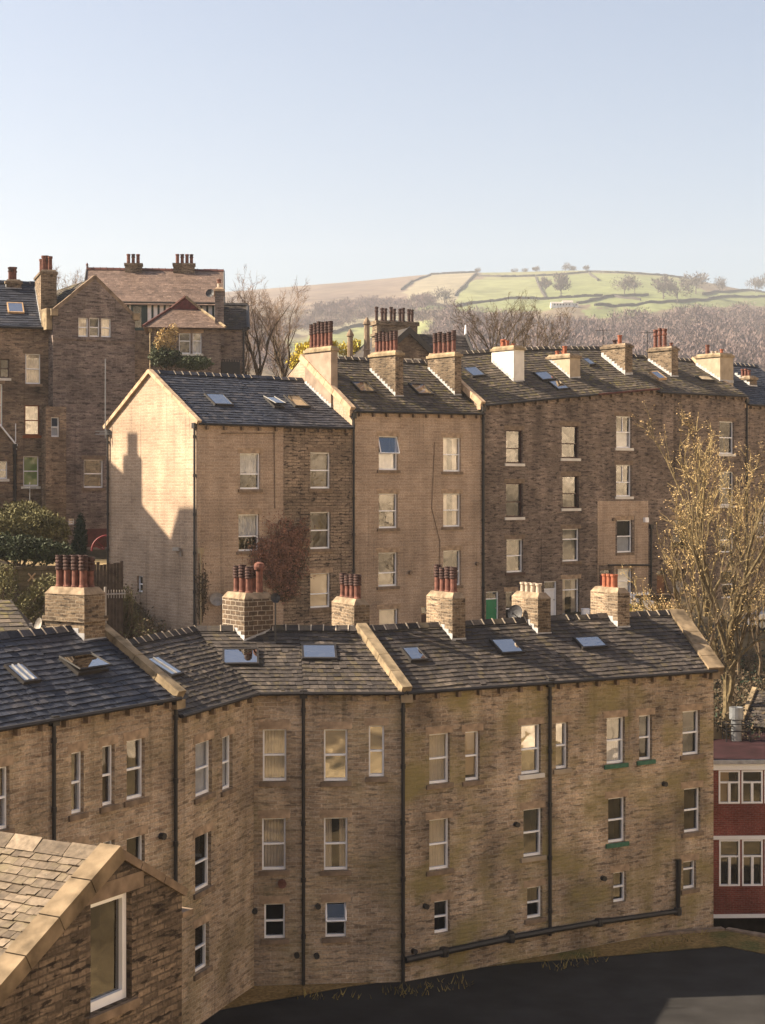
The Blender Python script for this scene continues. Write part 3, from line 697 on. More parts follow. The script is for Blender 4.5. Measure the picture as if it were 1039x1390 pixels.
# pipes
downpipe(hA, f12, 70, zb, eL - .1); downpipe(hB, f12, 0, zb, eL - .1, u=-.08); downpipe(hC, f34, 412, zb, eM - .1)
downpipe(hD, f34, 0, zb, eR0 - .1, u=-.02, r=.06); downpipe(hE, f45, 745, H(-15.2), eR0 - .1, r=.06)
def wallpipe(root, f, pts, r=.1, dep=-.14, mat='iron', name='waste_pipe'):
    mb = MB(); P3 = [f.pt(f.u(x), f.z(x, y), dep) for x, y in pts]
    mb.tube(P3, r, 8)
    for p in P3[1:-1]:
        mb.lathe(p - V((0, 0, r * 1.3)), [(r * 1.4, 0), (r * 1.5, r * 1.3), (r * 1.3, r * 2.6)], 8)
    return mb.build(name, mat, root)
wallpipe(hE, f45, [(548, 1302), (600, 1291), (690, 1272), (745, 1262)], .11)
wallpipe(hF, f45, [(745, 1262), (810, 1251), (917, 1236), (918.5, 1166)], .10)
# vents, stubs
def stub(root, f, pts, name='vent', mat='iron', s=.13):
    mb = MB()
    for x, y in pts:
        u, z = f.u(x), f.z(x, y); mb.tube([f.pt(u, z, .02), f.pt(u, z, -.16)], s, 8)
    return mb.build(name, mat, root)
for p in ((577, 1230), (561, 1291), (700, 1119), (692, 1266)): stub(hE, f45, [p], s=.09)
for p in ((818, 1192), (901, 1064), (810, 1250)): stub(hF, f45, [p], s=.09)
for p in ((432, 1230), (403, 1296), (430, 1297)): stub(hD, f34, [p], s=.09)
stub(hC, f34, [(383, 1199)], s=.14, mat='clay'); stub(hC, f34, [(346, 1236)], s=.09); stub(hB, f12, [(218, 1135)], s=.1)
# ================================================================ rear terrace
PR = V((-8.58, 75.1)); fR = Fac((PR.x, PR.y), T2(39.0)); DR = 8.4; HQ = DR / 2
uR = lambda px: fR.u(px)
G2 = 'tall rear terrace of stone houses'
def rseg(p0, p1, e0, e1, r0, r1, wins=()):
    a, b = (uR(p0) if p0 is not None else 0), uR(p1)
    return dict(fac=fR, u0=a, u1=b, e0=H(e0), e1=H(e1), r0=fR.pt(a, H(r0), HQ), r1=fR.pt(b, H(r1), HQ), wins=wins)
zr = H(-10)
sk2 = dict(course=.25, wid=.25, th=.034)
s1 = rseg(268, 385, 2.94, 2.94, 5.45, 5.45, [W(326, 352.5, 615, 664, cur='top', split=.58, glass='glassdim'), W(324, 351, 698, 748, cur='top', split=.6, glass='glassdim')])
h1 = house('terraced_house', 'tan gable-end house with sunlit side wall carrying a chimney shadow', G2, [s1], zr, 'tan', 'slateleft', ends=(False, True), slatekw=sk2)
s2 = rseg(385, 478, 2.94, 2.94, 5.45, 5.45, [W(421.5, 448, 614, 663, glass='glassdim', cur='brown', lintel='ashdark'), W(421.5, 448, 695, 745, glass='glassdim', cur='brown', lintel='ashdark'), W(421.5, 448, 778, 825, cur='blind', blindfrac=.95, glass='glass', split=.6)])
h2 = house('terraced_house', 'sooty stone house beside the reddish ivy in the rear row', G2, [s2], zr, 'tan_soot', 'slateleft', slatekw=sk2)
s3 = rseg(478, 655, 3.78, 3.9, 6.65, 6.75, [W(514.5, 539.5, 592, 638, cur='half', open_=True, glass='glass'), W(602, 625, 594, 640, cur='drape', glass='glass'), W(514.5, 539, 670, 717, glass='glass', cur='brown'), W(602, 625, 670, 715, cur='drape'),
     W(514, 539, 750, 796, glass='glass', cur='brown', split=.6), W(602, 625, 747, 795, glass='glass', split=.6), W(515, 540, 827, 873, cur='cream', glass='glass', split=.6), W(572, 583, 823, 872, door='brownpaint', frame='ashlar')])
h3 = house('terraced_house', 'smooth tan house with a tilted-open top window in the rear row', G2, [s3], zr, 'tan', 'slatebrown', slatekw=sk2)
kb_ = dict(frame='brownpaint', glass='glass', sill='render_white', lintel='ashdark', split=.55)
s4 = rseg(655, 735, 4.35, 4.82, 7.15, 7.62, [W(687.5, 709, 584, 629, **kb_), W(687.5, 709, 656, 702, **kb_), W(688, 709.5, 732, 777, glass='glass', sill='brownpaint', lintel='ashdark'), W(687, 700, 803, 850, glass='glassdim'), W(660, 676, 803, 852, door='doorgreen')])
h4 = house('terraced_house', 'dark stone house with the bright green front door', G2, [s4], zr, 'brown', 'slatebrown', slatekw=sk2)
s5 = rseg(735, 808, 4.82, 5.25, 7.62, 8.02, [W(763, 785, 578, 622, **kb_), W(764, 785.5, 646, 690, **kb_), W(764, 786, 718, 762, glass='glass', sill='ashdark', split=.32, lintel='ashdark'), W(764, 786, 786, 835, glass='glassdim', cur='drape', sill='brownpaint', split=.3), W(739, 755, 789, 840, door='doorwhite')])
h5 = house('terraced_house', 'dark stone house with a white front door and brown sashes', G2, [s5], zr, 'brown', 'slatebrown', slatekw=sk2)
s6 = rseg(808, 892, 5.25, 5.76, 8.02, 8.3, [W(837, 857, 565, 608, vbar='top', sill='render_white', lintel='ashdark', cur='half'), W(837, 857, 631, 674, vbar='top', sill='render_white', lintel='ashdark', split=.55), W(838, 858, 706, 750, cur='half', glass='glassdim'), W(839, 858, 772, 806, cur='net'), W(815, 830, 773, 806, door='red', frame='ashdark')])
h6 = house('terraced_house', 'dark stone house with a pale smooth-faced lower wall and red gutter', G2, [s6], zr, 'brown', 'slatebrown', gut='redgutter', slatekw=sk2)
s7 = rseg(892, 1013, 5.56, 5.6, 7.95, 7.95, [W(977, 996, 572, 616, glass='glassdim', sill='render_white', lintel='ashdark'), W(977, 996, 640, 686, glass='glassdim', sill='render_white', lintel='ashdark'), W(914, 931, 705, 746, glass='glassdim', frame='brownpaint'), W(977, 996, 716, 750, glass='glassdim', lintel='ashdark'), W(914, 931, 772, 806, cur='half', frame='brownpaint'), W(980, 997, 775, 812, glass='glass'), W(889, 904, 774, 806, door='doorbrown', frame='ashdark')])
h7 = house('terraced_house', 'dark stone house standing behind the golden budding tree', G2, [s7], zr, 'brown', 'slatebrown', slatekw=sk2)
s8 = rseg(1013, 1100, 5.1, 5.1, 7.9, 7.9, [W(1028, 1040, 690, 730, glass='glassdim')])
h8 = house('terraced_house', 'shaded house at the far right edge with a lower eave', G2, [s8], zr, 'brown', 'slateleft', slatekw=sk2)
# pale smooth-faced panel set on the lower wall
pb = MB(); ua, ub = fR.u(811), fR.u(880); bar_top = fR.z(845, 680)
panels = [s_ for s_ in s6['wins']]
cells = MB(); recs = [fR.rect(*w_['px']) for w_ in s6['wins'] if w_['px'][2] > 690]
f6 = Fac((fR.P.x - fR.d.x * .03, fR.P.y - fR.d.y * .03), (fR.e.x, fR.e.y))
wallcells(cells, f6, ua, ub, zr, lambda u: bar_top, [(a - .16, b + .16, c - .16, d + .26) for (a, b, c, d) in recs if True], rev=.02, room=.024, imat=0, close=False)
# ---- sunlit gable
fG = Fac((fR.pt(0, 0, DR).x, fR.pt(0, 0, DR).y), (-fR.d.x, -fR.d.y))
gw = MB(); rc = fG.rect(186, 193, 782, 804)
gt = lambda u: H(2.94) + (5.45 - 2.94) * (1 - abs(u - DR / 2) / (DR / 2))
wallcells(gw, fG, 0, DR, zr, gt, [rc], extra=(DR / 2,), rev=.1)
gwo = gw.build('gable_wall', ['tan', 'interior'], h1)
window(h1, fG, rc, glass='glassdim', sill=None, lintel=None, ft=.05)
vb = MB()
for s_ in (0, 1):
    a = fG.pt(DR / 2, H(5.45) + .16, -.02); b = fG.pt(DR if s_ else 0, H(2.94) + .16, -.02); d_ = (b - a).normalized()
    copingrun(vb, a, b + d_ * .25, .24, .06, .12)
vb.build('verge', 'ashlar', h1)
downpipe(h1, fG, 0, zr, H(2.8), u=DR - .12, r=.055); downpipe(h1, fG, 0, zr, H(2.7), u=.2)
downpipe(h1, fR, 0, zr, H(-3), u=.12, r=.04, mat='creampipe')
mb = MB(); pa = fG.pt(.25, H(2.4), -.25); mb.tube([pa, pa + V((0, 0, 4.0))], .025, 6)
for k, l in ((1.2, .5), (.9, .3), (.7, .5)): mb.tube([pa + V((-l, 0, k * .3)), pa + V((l, 0, k * .3))], .02, 5)
mb.tube([pa + V((.5, 0, .1)), pa + V((.5, 0, -.9))], .02, 5); mb.build('aerial_mast', 'metal', h1)
# lamp bracket
bb = MB(); c = fG.pt(fG.u(247), fG.z(247, 748), -.06); bb.box(c, -fG.e * .55, -fG.d * .12, V((0, 0, .16))); bb.box(c + V((0, 0, -.25)), fG.e * .06, -fG.d * .06, V((0, 0, .25))); bb.build('lamp_bracket', 'dish', h1)
downpipe(h2, fR, 479, zr, H(3.5), r=.055); downpipe(h3, fR, 655, zr, H(4.1), r=.07); downpipe(h6, fR, 883, fR.z(883, 800), fR.z(883, 715), r=.05); downpipe(h7, fR, 1013, zr, H(5.3), r=.06)
wallpipe(h6, fR, [(825, 767), (882, 767)], .05, -.08)
wallpipe(h1, fR, [(300, 588), (372, 588), (373, 690)], .025, -.03, 'ashdark', 'cable')
wallpipe(h3, fR, [(590, 600), (586, 690), (597, 735), (597, 800)], .018, -.03, 'ashdark', 'cable')
dish(h1, fR.pt(fR.u(290), fR.z(290, 813), -.3), -fR.d + V((-.5, 0, .3)), .33, 'dish')
for (r_, x, y) in ((h3, 556, 777), (h3, 647, 765), (h6, 877, 706), (h6, 832, 705)): stub(r_, fR, [(x, y)], s=.1, mat='ashdark')
bb = MB(); c = fR.pt(fR.u(873), fR.z(873, 709), -.2); bb.box(c, fR.e * .3, fR.d * .2, V((0, 0, .28))); bb.build('alarm_box', 'upvc', h6)
# skylights
sk(h1, s1, (276, 537), (317, 553)); sk(h1, s1, (357, 541), (386, 556), open_=.2); sk(h2, s2, (384, 539), (421, 555), blind='blind', glass='glass')
sk(h3, s3, (475, 520.5), (511, 535), blind='blind', glass='glass'); sk(h3, s3, (553, 523), (589, 538), blind='blind', glass='glass'); sk(h4, s4, (627, 501.5), (659, 512))
sk(h4, s4, (723, 508), (754, 517)); sk(h5, s5, (743, 520), (773, 530), blind='blind'); sk(h6, s6, (789, 489), (809, 497)); sk(h6, s6, (881, 507), (905, 516), frame='woodlight'); sk(h7, s7, (943, 512), (970, 519))
# chimneys
cl = ('clay', 'claydark')
rr_ = lambda s_: (s_['e0'], s_['r0'].z)
chimney(h2, s2, (414, 449.5, 458.5), 472, 555, mat='render_grey', pots=6, poth=1.3, cap='slab', capm='coping')
chimney(h3, s3, (502, 537, 547.6), 478, 539.6, pots=6, poth=1.05, cap='slab', capm='coping')
chimney(h3, s3, (581, 617.6, 626.5), 480, 538, pots=5, poth=1.15, cap='slab', capm='coping')
sp_ = ('claybright', 'clay')
chimney(h4, s4, (667.6, 697.6, 712), 471, 520, mat='render_white', cap='slab', capm='coping', potlist=[(.45, .3, .35, 'short', sp_), (.7, .4, .45, 'cowl', sp_), (.85, .6, .35, 'short', sp_), (.2, .5, .15, 'short', sp_)])
chimney(h5, s5, (743, 774, 788), 482, 515, mat='render_cream', cap='slab', capm='mortar', potlist=[(.4, .4, .5, 'plain', sp_), (.75, .3, .25, 'short', sp_), (.88, .6, .25, 'short', sp_), (.6, .7, .25, 'short', sp_)])
chimney(h6, s6, (816.7, 849, 859), 468, 509, mat='stack', cap='slab', capm='stack', potlist=[(.35, .5, .55, 'plain', sp_), (.6, .5, .3, 'cowl', ('claydark', 'claydark'))])
chimney(h7, s7, (880, 912, 921), 472, 512, mat='stack', cap='slab', capm='stack', potlist=[(.08, .5, .25, 'short', cl), (.4, .4, 1.15, 'tall', ('clay', 'clay')), (.65, .5, 1.2, 'tall', ('clay', 'clay')), (.9, .6, 1.15, 'tall', ('clay', 'clay'))])
chimney(h7, s7, (945, 978, 996), 481, 518, mat='render_cream', cap='slab', capm='coping', potlist=[(.15, .5, .3, 'short', sp_), (.4, .5, .2, 'short', ('claycream', 'claycream')), (.6, .5, .2, 'short', ('claycream', 'claycream')), (.85, .5, .65, 'plain', ('clay', 'clay'))])
chimney(h8, s8, (998, 1018, 1028), 512, 525, mat='stack', cap='slab', potlist=[(.2, .5, .4, 'short', cl), (.5, .5, .5, 'short', cl), (.8, .5, .5, 'short', cl)])
def aerial(root, P, h, arms=4, l=.45):
    mb = MB(); P = V(P); mb.tube([P, P + V((0, 0, h))], .025, 5)
    t = P + V((0, 0, h - .1)); mb.tube([t + V((-l, .1, 0)), t + V((l, -.1, 0))], .018, 4)
    for i in range(arms):
        c = lerp(t + V((-l, .1, 0)), t + V((l, -.1, 0)), i / max(1, arms - 1)); mb.tube([c + V((.05, .2, 0)), c + V((-.05, -.2, 0))], .012, 4)
    return mb.build('aerial', 'iron', root)
aerial(h6, at(819, 474, 97.5), 1.25); aerial(h7, at(879, 485, 98.5), 1.6)
# step in the roofs: raised party walls with copings
cop(h3, s3, 0, .3, .12, .1, 'ashlar'); cop(h4, s4, 0, .3, .12, .1, 'ashlar'); cop(h8, s8, 0, .3, .3, .1, 'ashlar')
cells.build('smooth_facing', ['tan'], h6)
# ================================================================ houses behind, on the left
eB = T2(20)
def fac_at(px, Y, deg): p = at(px, 660, Y); return Fac((p.x, p.y), T2(deg))
zB = H(-4.5)
# B1: house with the tall chimney
fB1 = fac_at(72, 92.0, 18)
a, b = fB1.u(-60), 0.0
e_, r_ = H(9.0), H(11.9)
sB1 = dict(fac=fB1, u0=a, u1=b, e0=e_, e1=e_, r0=fB1.pt(a, r_, 4.0), r1=fB1.pt(b, r_, 4.0), wins=[
    W(0, 11, 487, 513, frame='brownpaint', glass='glassdim', sill='render_white', lintel='ashdark'), W(34.5, 53.5, 480, 521, cur='cream', glass='glass', lintel='ashdark', sill='ashdark'),
    W(33.5, 52, 550, 591, frame='orangepaint', glass='glassbright', cur='cream', sill='orangepaint', lintel='ashdark'), W(31.5, 51, 619, 660, cur='blindgreen', blindfrac=.98, sill='render_white', glass='glassdim', lintel='ashdark'),
    W(-7, 8.5, 626, 650, sill='render_white', lintel=None), W(-20, 2, 521, 578, cur='cream', lintel='ashdark')])
G3 = 'older houses up the slope on the left'
hB1 = house('stone_house', 'brown stone house on the left with a tall chimney and green blind', G3, [sB1], zB, 'brownwarm', 'slateleft', slatekw=dict(course=.27, wid=.4), rid=True)
sk(hB1, sB1, (9, 413), (33, 427), frame='woodlight')
chimney(hB1, sB1, (43.3, 55.5, 77), 368, 440, mat='stack', cap='slab', capm='stack', potlist=[(.2, .15, .9, 'plain', cl), (.7, .2, .9, 'plain', cl), (.3, .45, .95, 'tall', cl), (.75, .5, .9, 'tall', cl), (.25, .8, .9, 'plain', cl), (.7, .85, .95, 'tall', cl)])
chimney(hB1, sB1, (4, 8.5, 29), 381, 393, mat='stack', cap='slab', potlist=[(.3, .25, .8, 'tall', cl), (.6, .45, .9, 'tall', cl), (.4, .62, .85, 'plain', cl), (.6, .8, .9, 'tall', cl)])
for px, y0, y1 in ((20, 606, 690), (59.5, 612, 690)): downpipe(hB1, fB1, px, fB1.z(px, y1), fB1.z(px, y0), r=.09)
wallpipe(hB1, fB1, [(-4, 573), (0, 577), (22, 604), (22, 610)], .05, -.1, 'upvc'); wallpipe(hB1, fB1, [(21, 575), (21, 600)], .03, -.1, 'upvc')
mb = MB(); p = at(40.5, 690, 88); mb.tube([p, p + V((0, 0, 1.4))], .03, 5); mb.tube([p + V((-.35, 0, 1.1)), p + V((.35, 0, 1.1))], .03, 5)
tag(mb.build('washing_line_post', 'metal'), 'slim grey post standing before the green-blind window', 'post')
# B2: tall gabled house
fB2 = fac_at(72, 91.2, 30)
u1 = fB2.u(183); zE = fB2.z(130, 429); zA = fB2.z(129, 379); um = fB2.u(129)
rootB2 = thing('gabled_house', 'tall dark stone house with a gable and a row of three small windows', 'house', fB2.pt(0, zB), G3)
recs = [W(106.5, 119, 431, 457, cur='cream'), W(121.5, 134.5, 431, 457, glass='glassdim'), W(137.5, 150, 432, 457.5, cur='cream'), W(114, 139, 624, 662, glass='glass', sill='ashdark', lintel='ashdark'), W(93, 100.5, 704, 712, glass='glassbright', sill=None)]
mb = MB(); rcs = [fB2.rect(*q['px']) for q in recs]
gt2 = lambda u: zE + (zA - zE) * (1 - abs(u - um) / (um if u < um else (u1 - um)))
wallcells(mb, fB2, 0, u1, zB, gt2, rcs, extra=(um,))
LB = 8.0
for u, s_ in ((0, 1), (u1, -1)):
    i_ = fB2.e * .004 * s_
    mb.quad(fB2.pt(u, zB) + i_, fB2.pt(u, zB, LB) + i_, fB2.pt(u, zE, LB) + i_, fB2.pt(u, zE) + i_)
mb.quad(fB2.pt(0, zB, LB), fB2.pt(u1, zB, LB), fB2.pt(u1, zE, LB), fB2.pt(0, zE, LB)); mb.add([fB2.pt(0, zE, LB), fB2.pt(u1, zE, LB), fB2.pt(um, zA, LB)], [(0, 1, 2)])
bar(mb, fB2, -.05, u1 + .05, fB2.z(130, 462), fB2.z(130, 459), -.07, .05)
for k in range(34):     # dark toothed corner stones
    z = zB + .25 + k * .43
    if z < zE - .5: bar(mb, fB2, u1 - (.42 if k % 2 else .25), u1 + .012, z, z + .36, -.012, .3)
mb.build('wall', ['grey', 'interior'], rootB2)
for rc, q in zip(rcs, recs): q = dict(q); q.pop('px'); q.setdefault('sill', None); q.setdefault('lintel', None); window(rootB2, fB2, rc, **q)
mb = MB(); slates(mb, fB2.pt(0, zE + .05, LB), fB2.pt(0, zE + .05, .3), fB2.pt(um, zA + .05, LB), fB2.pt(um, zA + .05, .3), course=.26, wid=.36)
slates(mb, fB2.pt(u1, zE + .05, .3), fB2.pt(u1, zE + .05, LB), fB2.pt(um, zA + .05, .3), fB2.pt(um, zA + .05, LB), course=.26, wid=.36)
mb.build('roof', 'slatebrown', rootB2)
mb = MB()
for uu in (0, u1):
    a = fB2.pt(um, zA + .2, .12); b = fB2.pt(uu, zE + .2, .12); copingrun(mb, a, b + (b - a).normalized() * .2, .22, .06, .2)
mb.build('coping', 'ashdark', rootB2)
for uu in (-.15, u1 - .15): mb = MB(); mb.box(fB2.pt(uu, zE - .1, -.15), fB2.e * .4, fB2.d * .5, V((0, 0, .38))); mb.build('kneeler', 'coping', rootB2)
mb = MB(); mb.box(fB2.pt(-.35, fB2.z(70, 447), .1), fB2.e * .34, fB2.d * .9, V((0, 0, 1.2))); mb.build('parapet', 'coping', rootB2)
wallpipe(rootB2, fB2, [(86, 712), (86, 594)], .09, -.12, 'creampipe', 'cream_post')
# small side window on a return between the two houses
rc = fB2.rect(69.5, 79.5, 566, 593)
# projecting closet beside the tall gable
cb_ = Fac((fB2.pt(-.6, 0, -.55).x, fB2.pt(-.6, 0, -.55).y), (fB2.e.x, fB2.e.y))
rc = cb_.rect(69.5, 79.5, 566, 593); z1 = cb_.z(80, 552); z0 = zB; ue = cb_.u(90)
mb = MB(); wallcells(mb, cb_, 0, ue, z0, lambda u: z1, [rc], rev=.1, room=.4)
for u in (0, ue): mb.quad(cb_.pt(u, z0), cb_.pt(u, z0, .75), cb_.pt(u, z1, .75), cb_.pt(u, z1))
mb.quad(cb_.pt(0, z1), cb_.pt(ue, z1), cb_.pt(ue, z1, .75), cb_.pt(0, z1, .75))
mb.build('closet_wing', ['brownwarm', 'interior'], rootB2); window(rootB2, cb_, rc, sill=None, lintel=None, cur='half')
# B3: big house with the tiled roof and half timbering
fB3 = fac_at(112, 112.0, 6)
uL, uR3 = fB3.u(112), fB3.u(304); zE3 = fB3.z(220, 411); q3 = 4.2
zR3 = H((660 - 366) * (112 + q3) / F)
r3 = thing('gabled_villa', 'large house with brown-red tiled roof and black-and-white half timbering', 'house', fB3.pt(uL, zB), G3)
mb = MB()
zT = fB3.z(200, 441)
wallcells(mb, fB3, uL, uR3, zB, lambda u: zT, [])
for u, s_ in ((uL, 1), (uR3, -1)):
    i_ = fB3.e * .004 * s_; mb.add([fB3.pt(u, zB) + i_, fB3.pt(u, zB, 2 * q3) + i_, fB3.pt(u, zE3, 2 * q3) + i_, fB3.pt(u, zR3, q3) + i_, fB3.pt(u, zE3) + i_], [(0, 1, 2, 3, 4)])
mb.build('wall', ['brownwarm', 'interior'], r3)
mb = MB(); mb.box(fB3.pt(uL + .02, zT, .02), fB3.e * (uR3 - uL - .04), fB3.d * .2, V((0, 0, zE3 - zT - .02))); tw = mb.build('plaster_band', 'timberwhite', r3)
mb = MB(); x = uL + .1
while x < uR3 - .2:
    bar(mb, fB3, x, x + .15, zT + .1, zE3 - .05, -.02, .03); x += .42
bar(mb, fB3, uL, uR3, zT - .03, zT + .1, -.04, .03); bar(mb, fB3, uL, uR3, zE3 - .16, zE3 - .02, -.05, .03); mb.build('timber_posts', 'timberdark', tw)
rc = fB3.rect(178, 197, 413, 441); mb = MB(); bar(mb, fB3, rc[0], rc[1], zT - .4, rc[3], -.06, .02); dd = mb.build('balcony_door', 'timberdark', r3)
mb = MB(); bar(mb, fB3, rc[0] + .15, rc[1] - .3, zT - .2, rc[3] - .15, -.075, -.065); mb.build('pane', 'glassdim', dd)
mb = MB(); slates(mb, fB3.pt(uL, zE3), fB3.pt(uR3, zE3), fB3.pt(uL, zR3, q3), fB3.pt(uR3, zR3, q3), course=.27, wid=.26, th=.02, ov=.35, jit=.6)
mb.quad(fB3.pt(uL, zE3 + .05, 2 * q3), fB3.pt(uR3, zE3 + .05, 2 * q3), fB3.pt(uR3, zR3 + .05, q3), fB3.pt(uL, zR3 + .05, q3)); mb.build('roof', 'redtile', r3)
mb = MB(); ridge(mb, fB3.pt(uL, zR3 + .05, q3), fB3.pt(uR3, zR3 + .05, q3), mort=0); mb.build('ridge_tiles', 'redgutter', r3)
mb = MB(); mb.tube([fB3.pt(uL, zE3 - .02, -.35), fB3.pt(uR3, zE3 - .02, -.35)], .07, 6)
for u in (uL - .03, uR3 + .03): mb.tube([fB3.pt(u, zE3, -.3), fB3.pt(u, zR3 + .06, q3)], .06, 4)
mb.build('gutter', 'gutter', r3)
mb = MB(); p_ = fB3.pt(uL, zR3, q3); mb.lathe(p_, [(.07, 0), (.06, .3), (.1, .34), (.02, .5)], 8); mb.build('finial', 'redgutter', r3)
for x0, xs in ((170, (174.5, 181, 187.5)), (235.5, (241, 247.5, 254, 260))):
    mb = MB(); ua, ub = fB3.u(x0, q3), fB3.u(x0 + (23 if x0 < 200 else 29), q3); zt = fB3.z(x0, 358.5, q3)
    mb.box(fB3.pt(ua, zR3 - .6, q3 - .4), fB3.e * (ub - ua), fB3.d * .8, V((0, 0, zt - zR3 + .6))); mb.box(fB3.pt(ua - .06, zt - .12, q3 - .46), fB3.e * (ub - ua + .12), fB3.d * .92, V((0, 0, .16)))
    co = mb.build('chimney', 'stack', r3)
    for i, x in enumerate(xs): pot(co, fB3.pt(fB3.u(x, q3), zt + .03, q3), 'tall' if i % 2 else 'plain', .7, ('clay', 'claydark'))
dish(r3, fB3.pt(fB3.u(285), fB3.z(285, 400), -1.0), (-.2, -1, .3), .3, 'dishdark')
# front wing with hipped roof and red gablet
fW = fac_at(203, 107.0, 6); ul, ur_ = fW.u(203), fW.u(300); ze = fW.z(250, 446)
w2 = thing('bay_wing', 'low stone wing with hipped tiled roof and red gablet before the timbered house', 'house wing', fW.pt(ul, zB), G3)
mb = MB(); rcs = [fW.rect(243, 257.5, 452, 480), fW.rect(261.5, 272.5, 452, 480)]
wallcells(mb, fW, ul, ur_, zB, lambda u: ze, rcs)
for u in (ul, ur_): mb.quad(fW.pt(u, zB), fW.pt(u, zB, 5.2), fW.pt(u, ze, 5.2), fW.pt(u, ze))
mb.build('wall', ['brown', 'interior'], w2)
for rc in rcs: window(w2, fW, rc, glass='glass', split=.38, sill='render_white' , cur='half' if rc is rcs[1] else None)
a, b = fW.pt(ul - .4, ze, -.4), fW.pt(ur_ + .3, ze, -.4); zt = fW.z(250, 421, 2.2); ta, tb = fW.pt(fW.u(231, 2.2), zt, 2.2), fW.pt(fW.u(272, 2.2), zt, 2.2)
ba, bb_ = fW.pt(ul - .4, ze, 5.2), fW.pt(ur_ + .3, ze, 5.2); ap = fW.pt((fW.u(252, 2.2)), fW.z(252, 404, 2.2), 2.3); apb = fW.pt(fW.u(252, 2.2), ap.z, 5.2)
mb = MB(); slates(mb, a, b, ta, tb, course=.27, wid=.28, ov=.02, jit=.6)
mb.add([a, ta, ap, apb, ba], [(0, 1, 2, 3, 4)], 0, .4); mb.add([b, tb, ap, apb, bb_], [(0, 1, 2, 3, 4)], 0, .4); mb.build('roof', 'redtile', w2)
mb = MB(); mb.prism([ta + V((0, -.02, .05)), tb + V((0, -.02, .05)), ap + V((0, -.02, 0))], fW.d * .1); mb.build('gablet', 'gabletred', w2)
mb = MB()
for p, q in ((a, ta), (ta, ap)): mb.tube([p + V((0, 0, .1)), q + V((0, 0, .1))], .1, 5)
mb.build('red_hip_tiles', 'redgutter', w2)
mb = MB()
for p, q in ((b, tb), (tb, ap)): mb.tube([p + V((0, 0, .1)), q + V((0, 0, .1))], .1, 5)
mb.build('pale_hip_tiles', 'coping', w2)
downpipe(w2, fW, 204, zB, ze - .1, r=.04, mat='creampipe')
chim, P_, *_ = chimney(w2, dict(fac=fW, E=(fW.pt(ul, ze), fW.pt(ur_, ze), fW.pt(ul, ze + 2, 4), fW.pt(ur_, ze + 2, 4))), (289.5, 292, 304), 392, 445, mat='grey', cap='slab', capm='ashlar', potlist=[(.5, .45, .75, 'tall', ('claycream', 'clay'))])
# right annex
fA = fac_at(300, 108.5, 6); ul, ur_ = fA.u(300), fA.u(337); ze = fA.z(318, 446); zt = fA.z(318, 415, 2.6)
w3 = thing('annex', 'narrow dark-roofed stone annex at the right of the timbered house', 'house wing', fA.pt(ul, zB), G3)
mb = MB(); wallcells(mb, fA, ul, fA.u(332), zB, lambda u: ze, [])
for u in (ul, fA.u(332)): mb.add([fA.pt(u, zB), fA.pt(u, zB, 5.2), fA.pt(u, ze, 5.2), fA.pt(u, zt, 2.6), fA.pt(u, ze)], [(0, 1, 2, 3, 4)])
mb.build('wall', ['brown', 'interior'], w3)
mb = MB(); slates(mb, fA.pt(ul, ze), fA.pt(ur_, ze), fA.pt(ul, zt, 2.6), fA.pt(ur_, zt, 2.6), course=.3, wid=.4); mb.quad(fA.pt(ul, ze, 5.4), fA.pt(ur_, ze, 5.4), fA.pt(ur_, zt, 2.6), fA.pt(ul, zt, 2.6)); mb.build('roof', 'slate', w3)
mb = MB(); ridge(mb, fA.pt(ul, zt + .08, 2.6), fA.pt(ur_, zt + .08, 2.6), mort=0); mb.tube([fA.pt(ur_, ze, -.25), fA.pt(ur_, zt, 2.6)], .12, 5); mb.build('ridge_tiles', 'gutter', w3)
mb = MB(); bar(mb, fA, fA.u(298), fA.u(325), fA.z(310, 509), fA.z(310, 492), -.7, -.62)
for k in range(9): u = lerp(fA.u(298), fA.u(325), k / 8); bar(mb, fA, u - .03, u + .03, fA.z(310, 509), fA.z(310, 489), -.75, -.70)
mb.build('balcony', 'gutter', w3)
downpipe(w3, fA, 331, zB, ze - .1, r=.06)
# ================================================================ villa with pinnacles, behind the rear terrace
fC = fac_at(553, 122.0, 22)
vc = thing('gothic_villa', 'dark-gabled stone villa with wide multi-pot chimney behind the rear terrace', 'house', fC.pt(0, H(0)))
um = 0.0; za = fC.z(553, 447); uw = 2.9; zl = za - 2.5
rcs = [fC.rect(548.5, 559.5, 486, 501), fC.rect(562, 572, 486, 501)]
mb = MB(); wallcells(mb, fC, -uw, uw, H(0), lambda u: lerp(za, zl, abs(u) / uw), rcs, extra=(0,)); 
for u in (-uw, uw): mb.quad(fC.pt(u, H(0)), fC.pt(u, H(0), 7), fC.pt(u, zl, 7), fC.pt(u, zl))
mb.build('wall', ['brownwarm', 'interior'], vc)
for rc in rcs: window(vc, fC, rc, vbar='both', glass='glassdim', lintel=None, sill='render_white', ft=.09)
mb = MB()
for s_ in (-1, 1): mb.quad(fC.pt(0, za + .1, -.5), fC.pt(s_ * (uw + .5), zl - .33, -.5), fC.pt(s_ * (uw + .5), zl - .33, 7), fC.pt(0, za + .1, 7), 0, .3)
u9 = fC.u(634, 3.0); zr9 = fC.z(605, 455, 3.0); ze9 = zr9 - 2.6
slates(mb, fC.pt(0, ze9, .8), fC.pt(u9, ze9, .8), fC.pt(0, zr9, 3.2), fC.pt(u9, zr9, 3.2), course=.3, wid=.4); mb.quad(fC.pt(0, ze9, 5.6), fC.pt(u9, ze9, 5.6), fC.pt(u9, zr9, 3.2), fC.pt(0, zr9, 3.2))
mb.build('roof', 'slate', vc)
mb = MB()
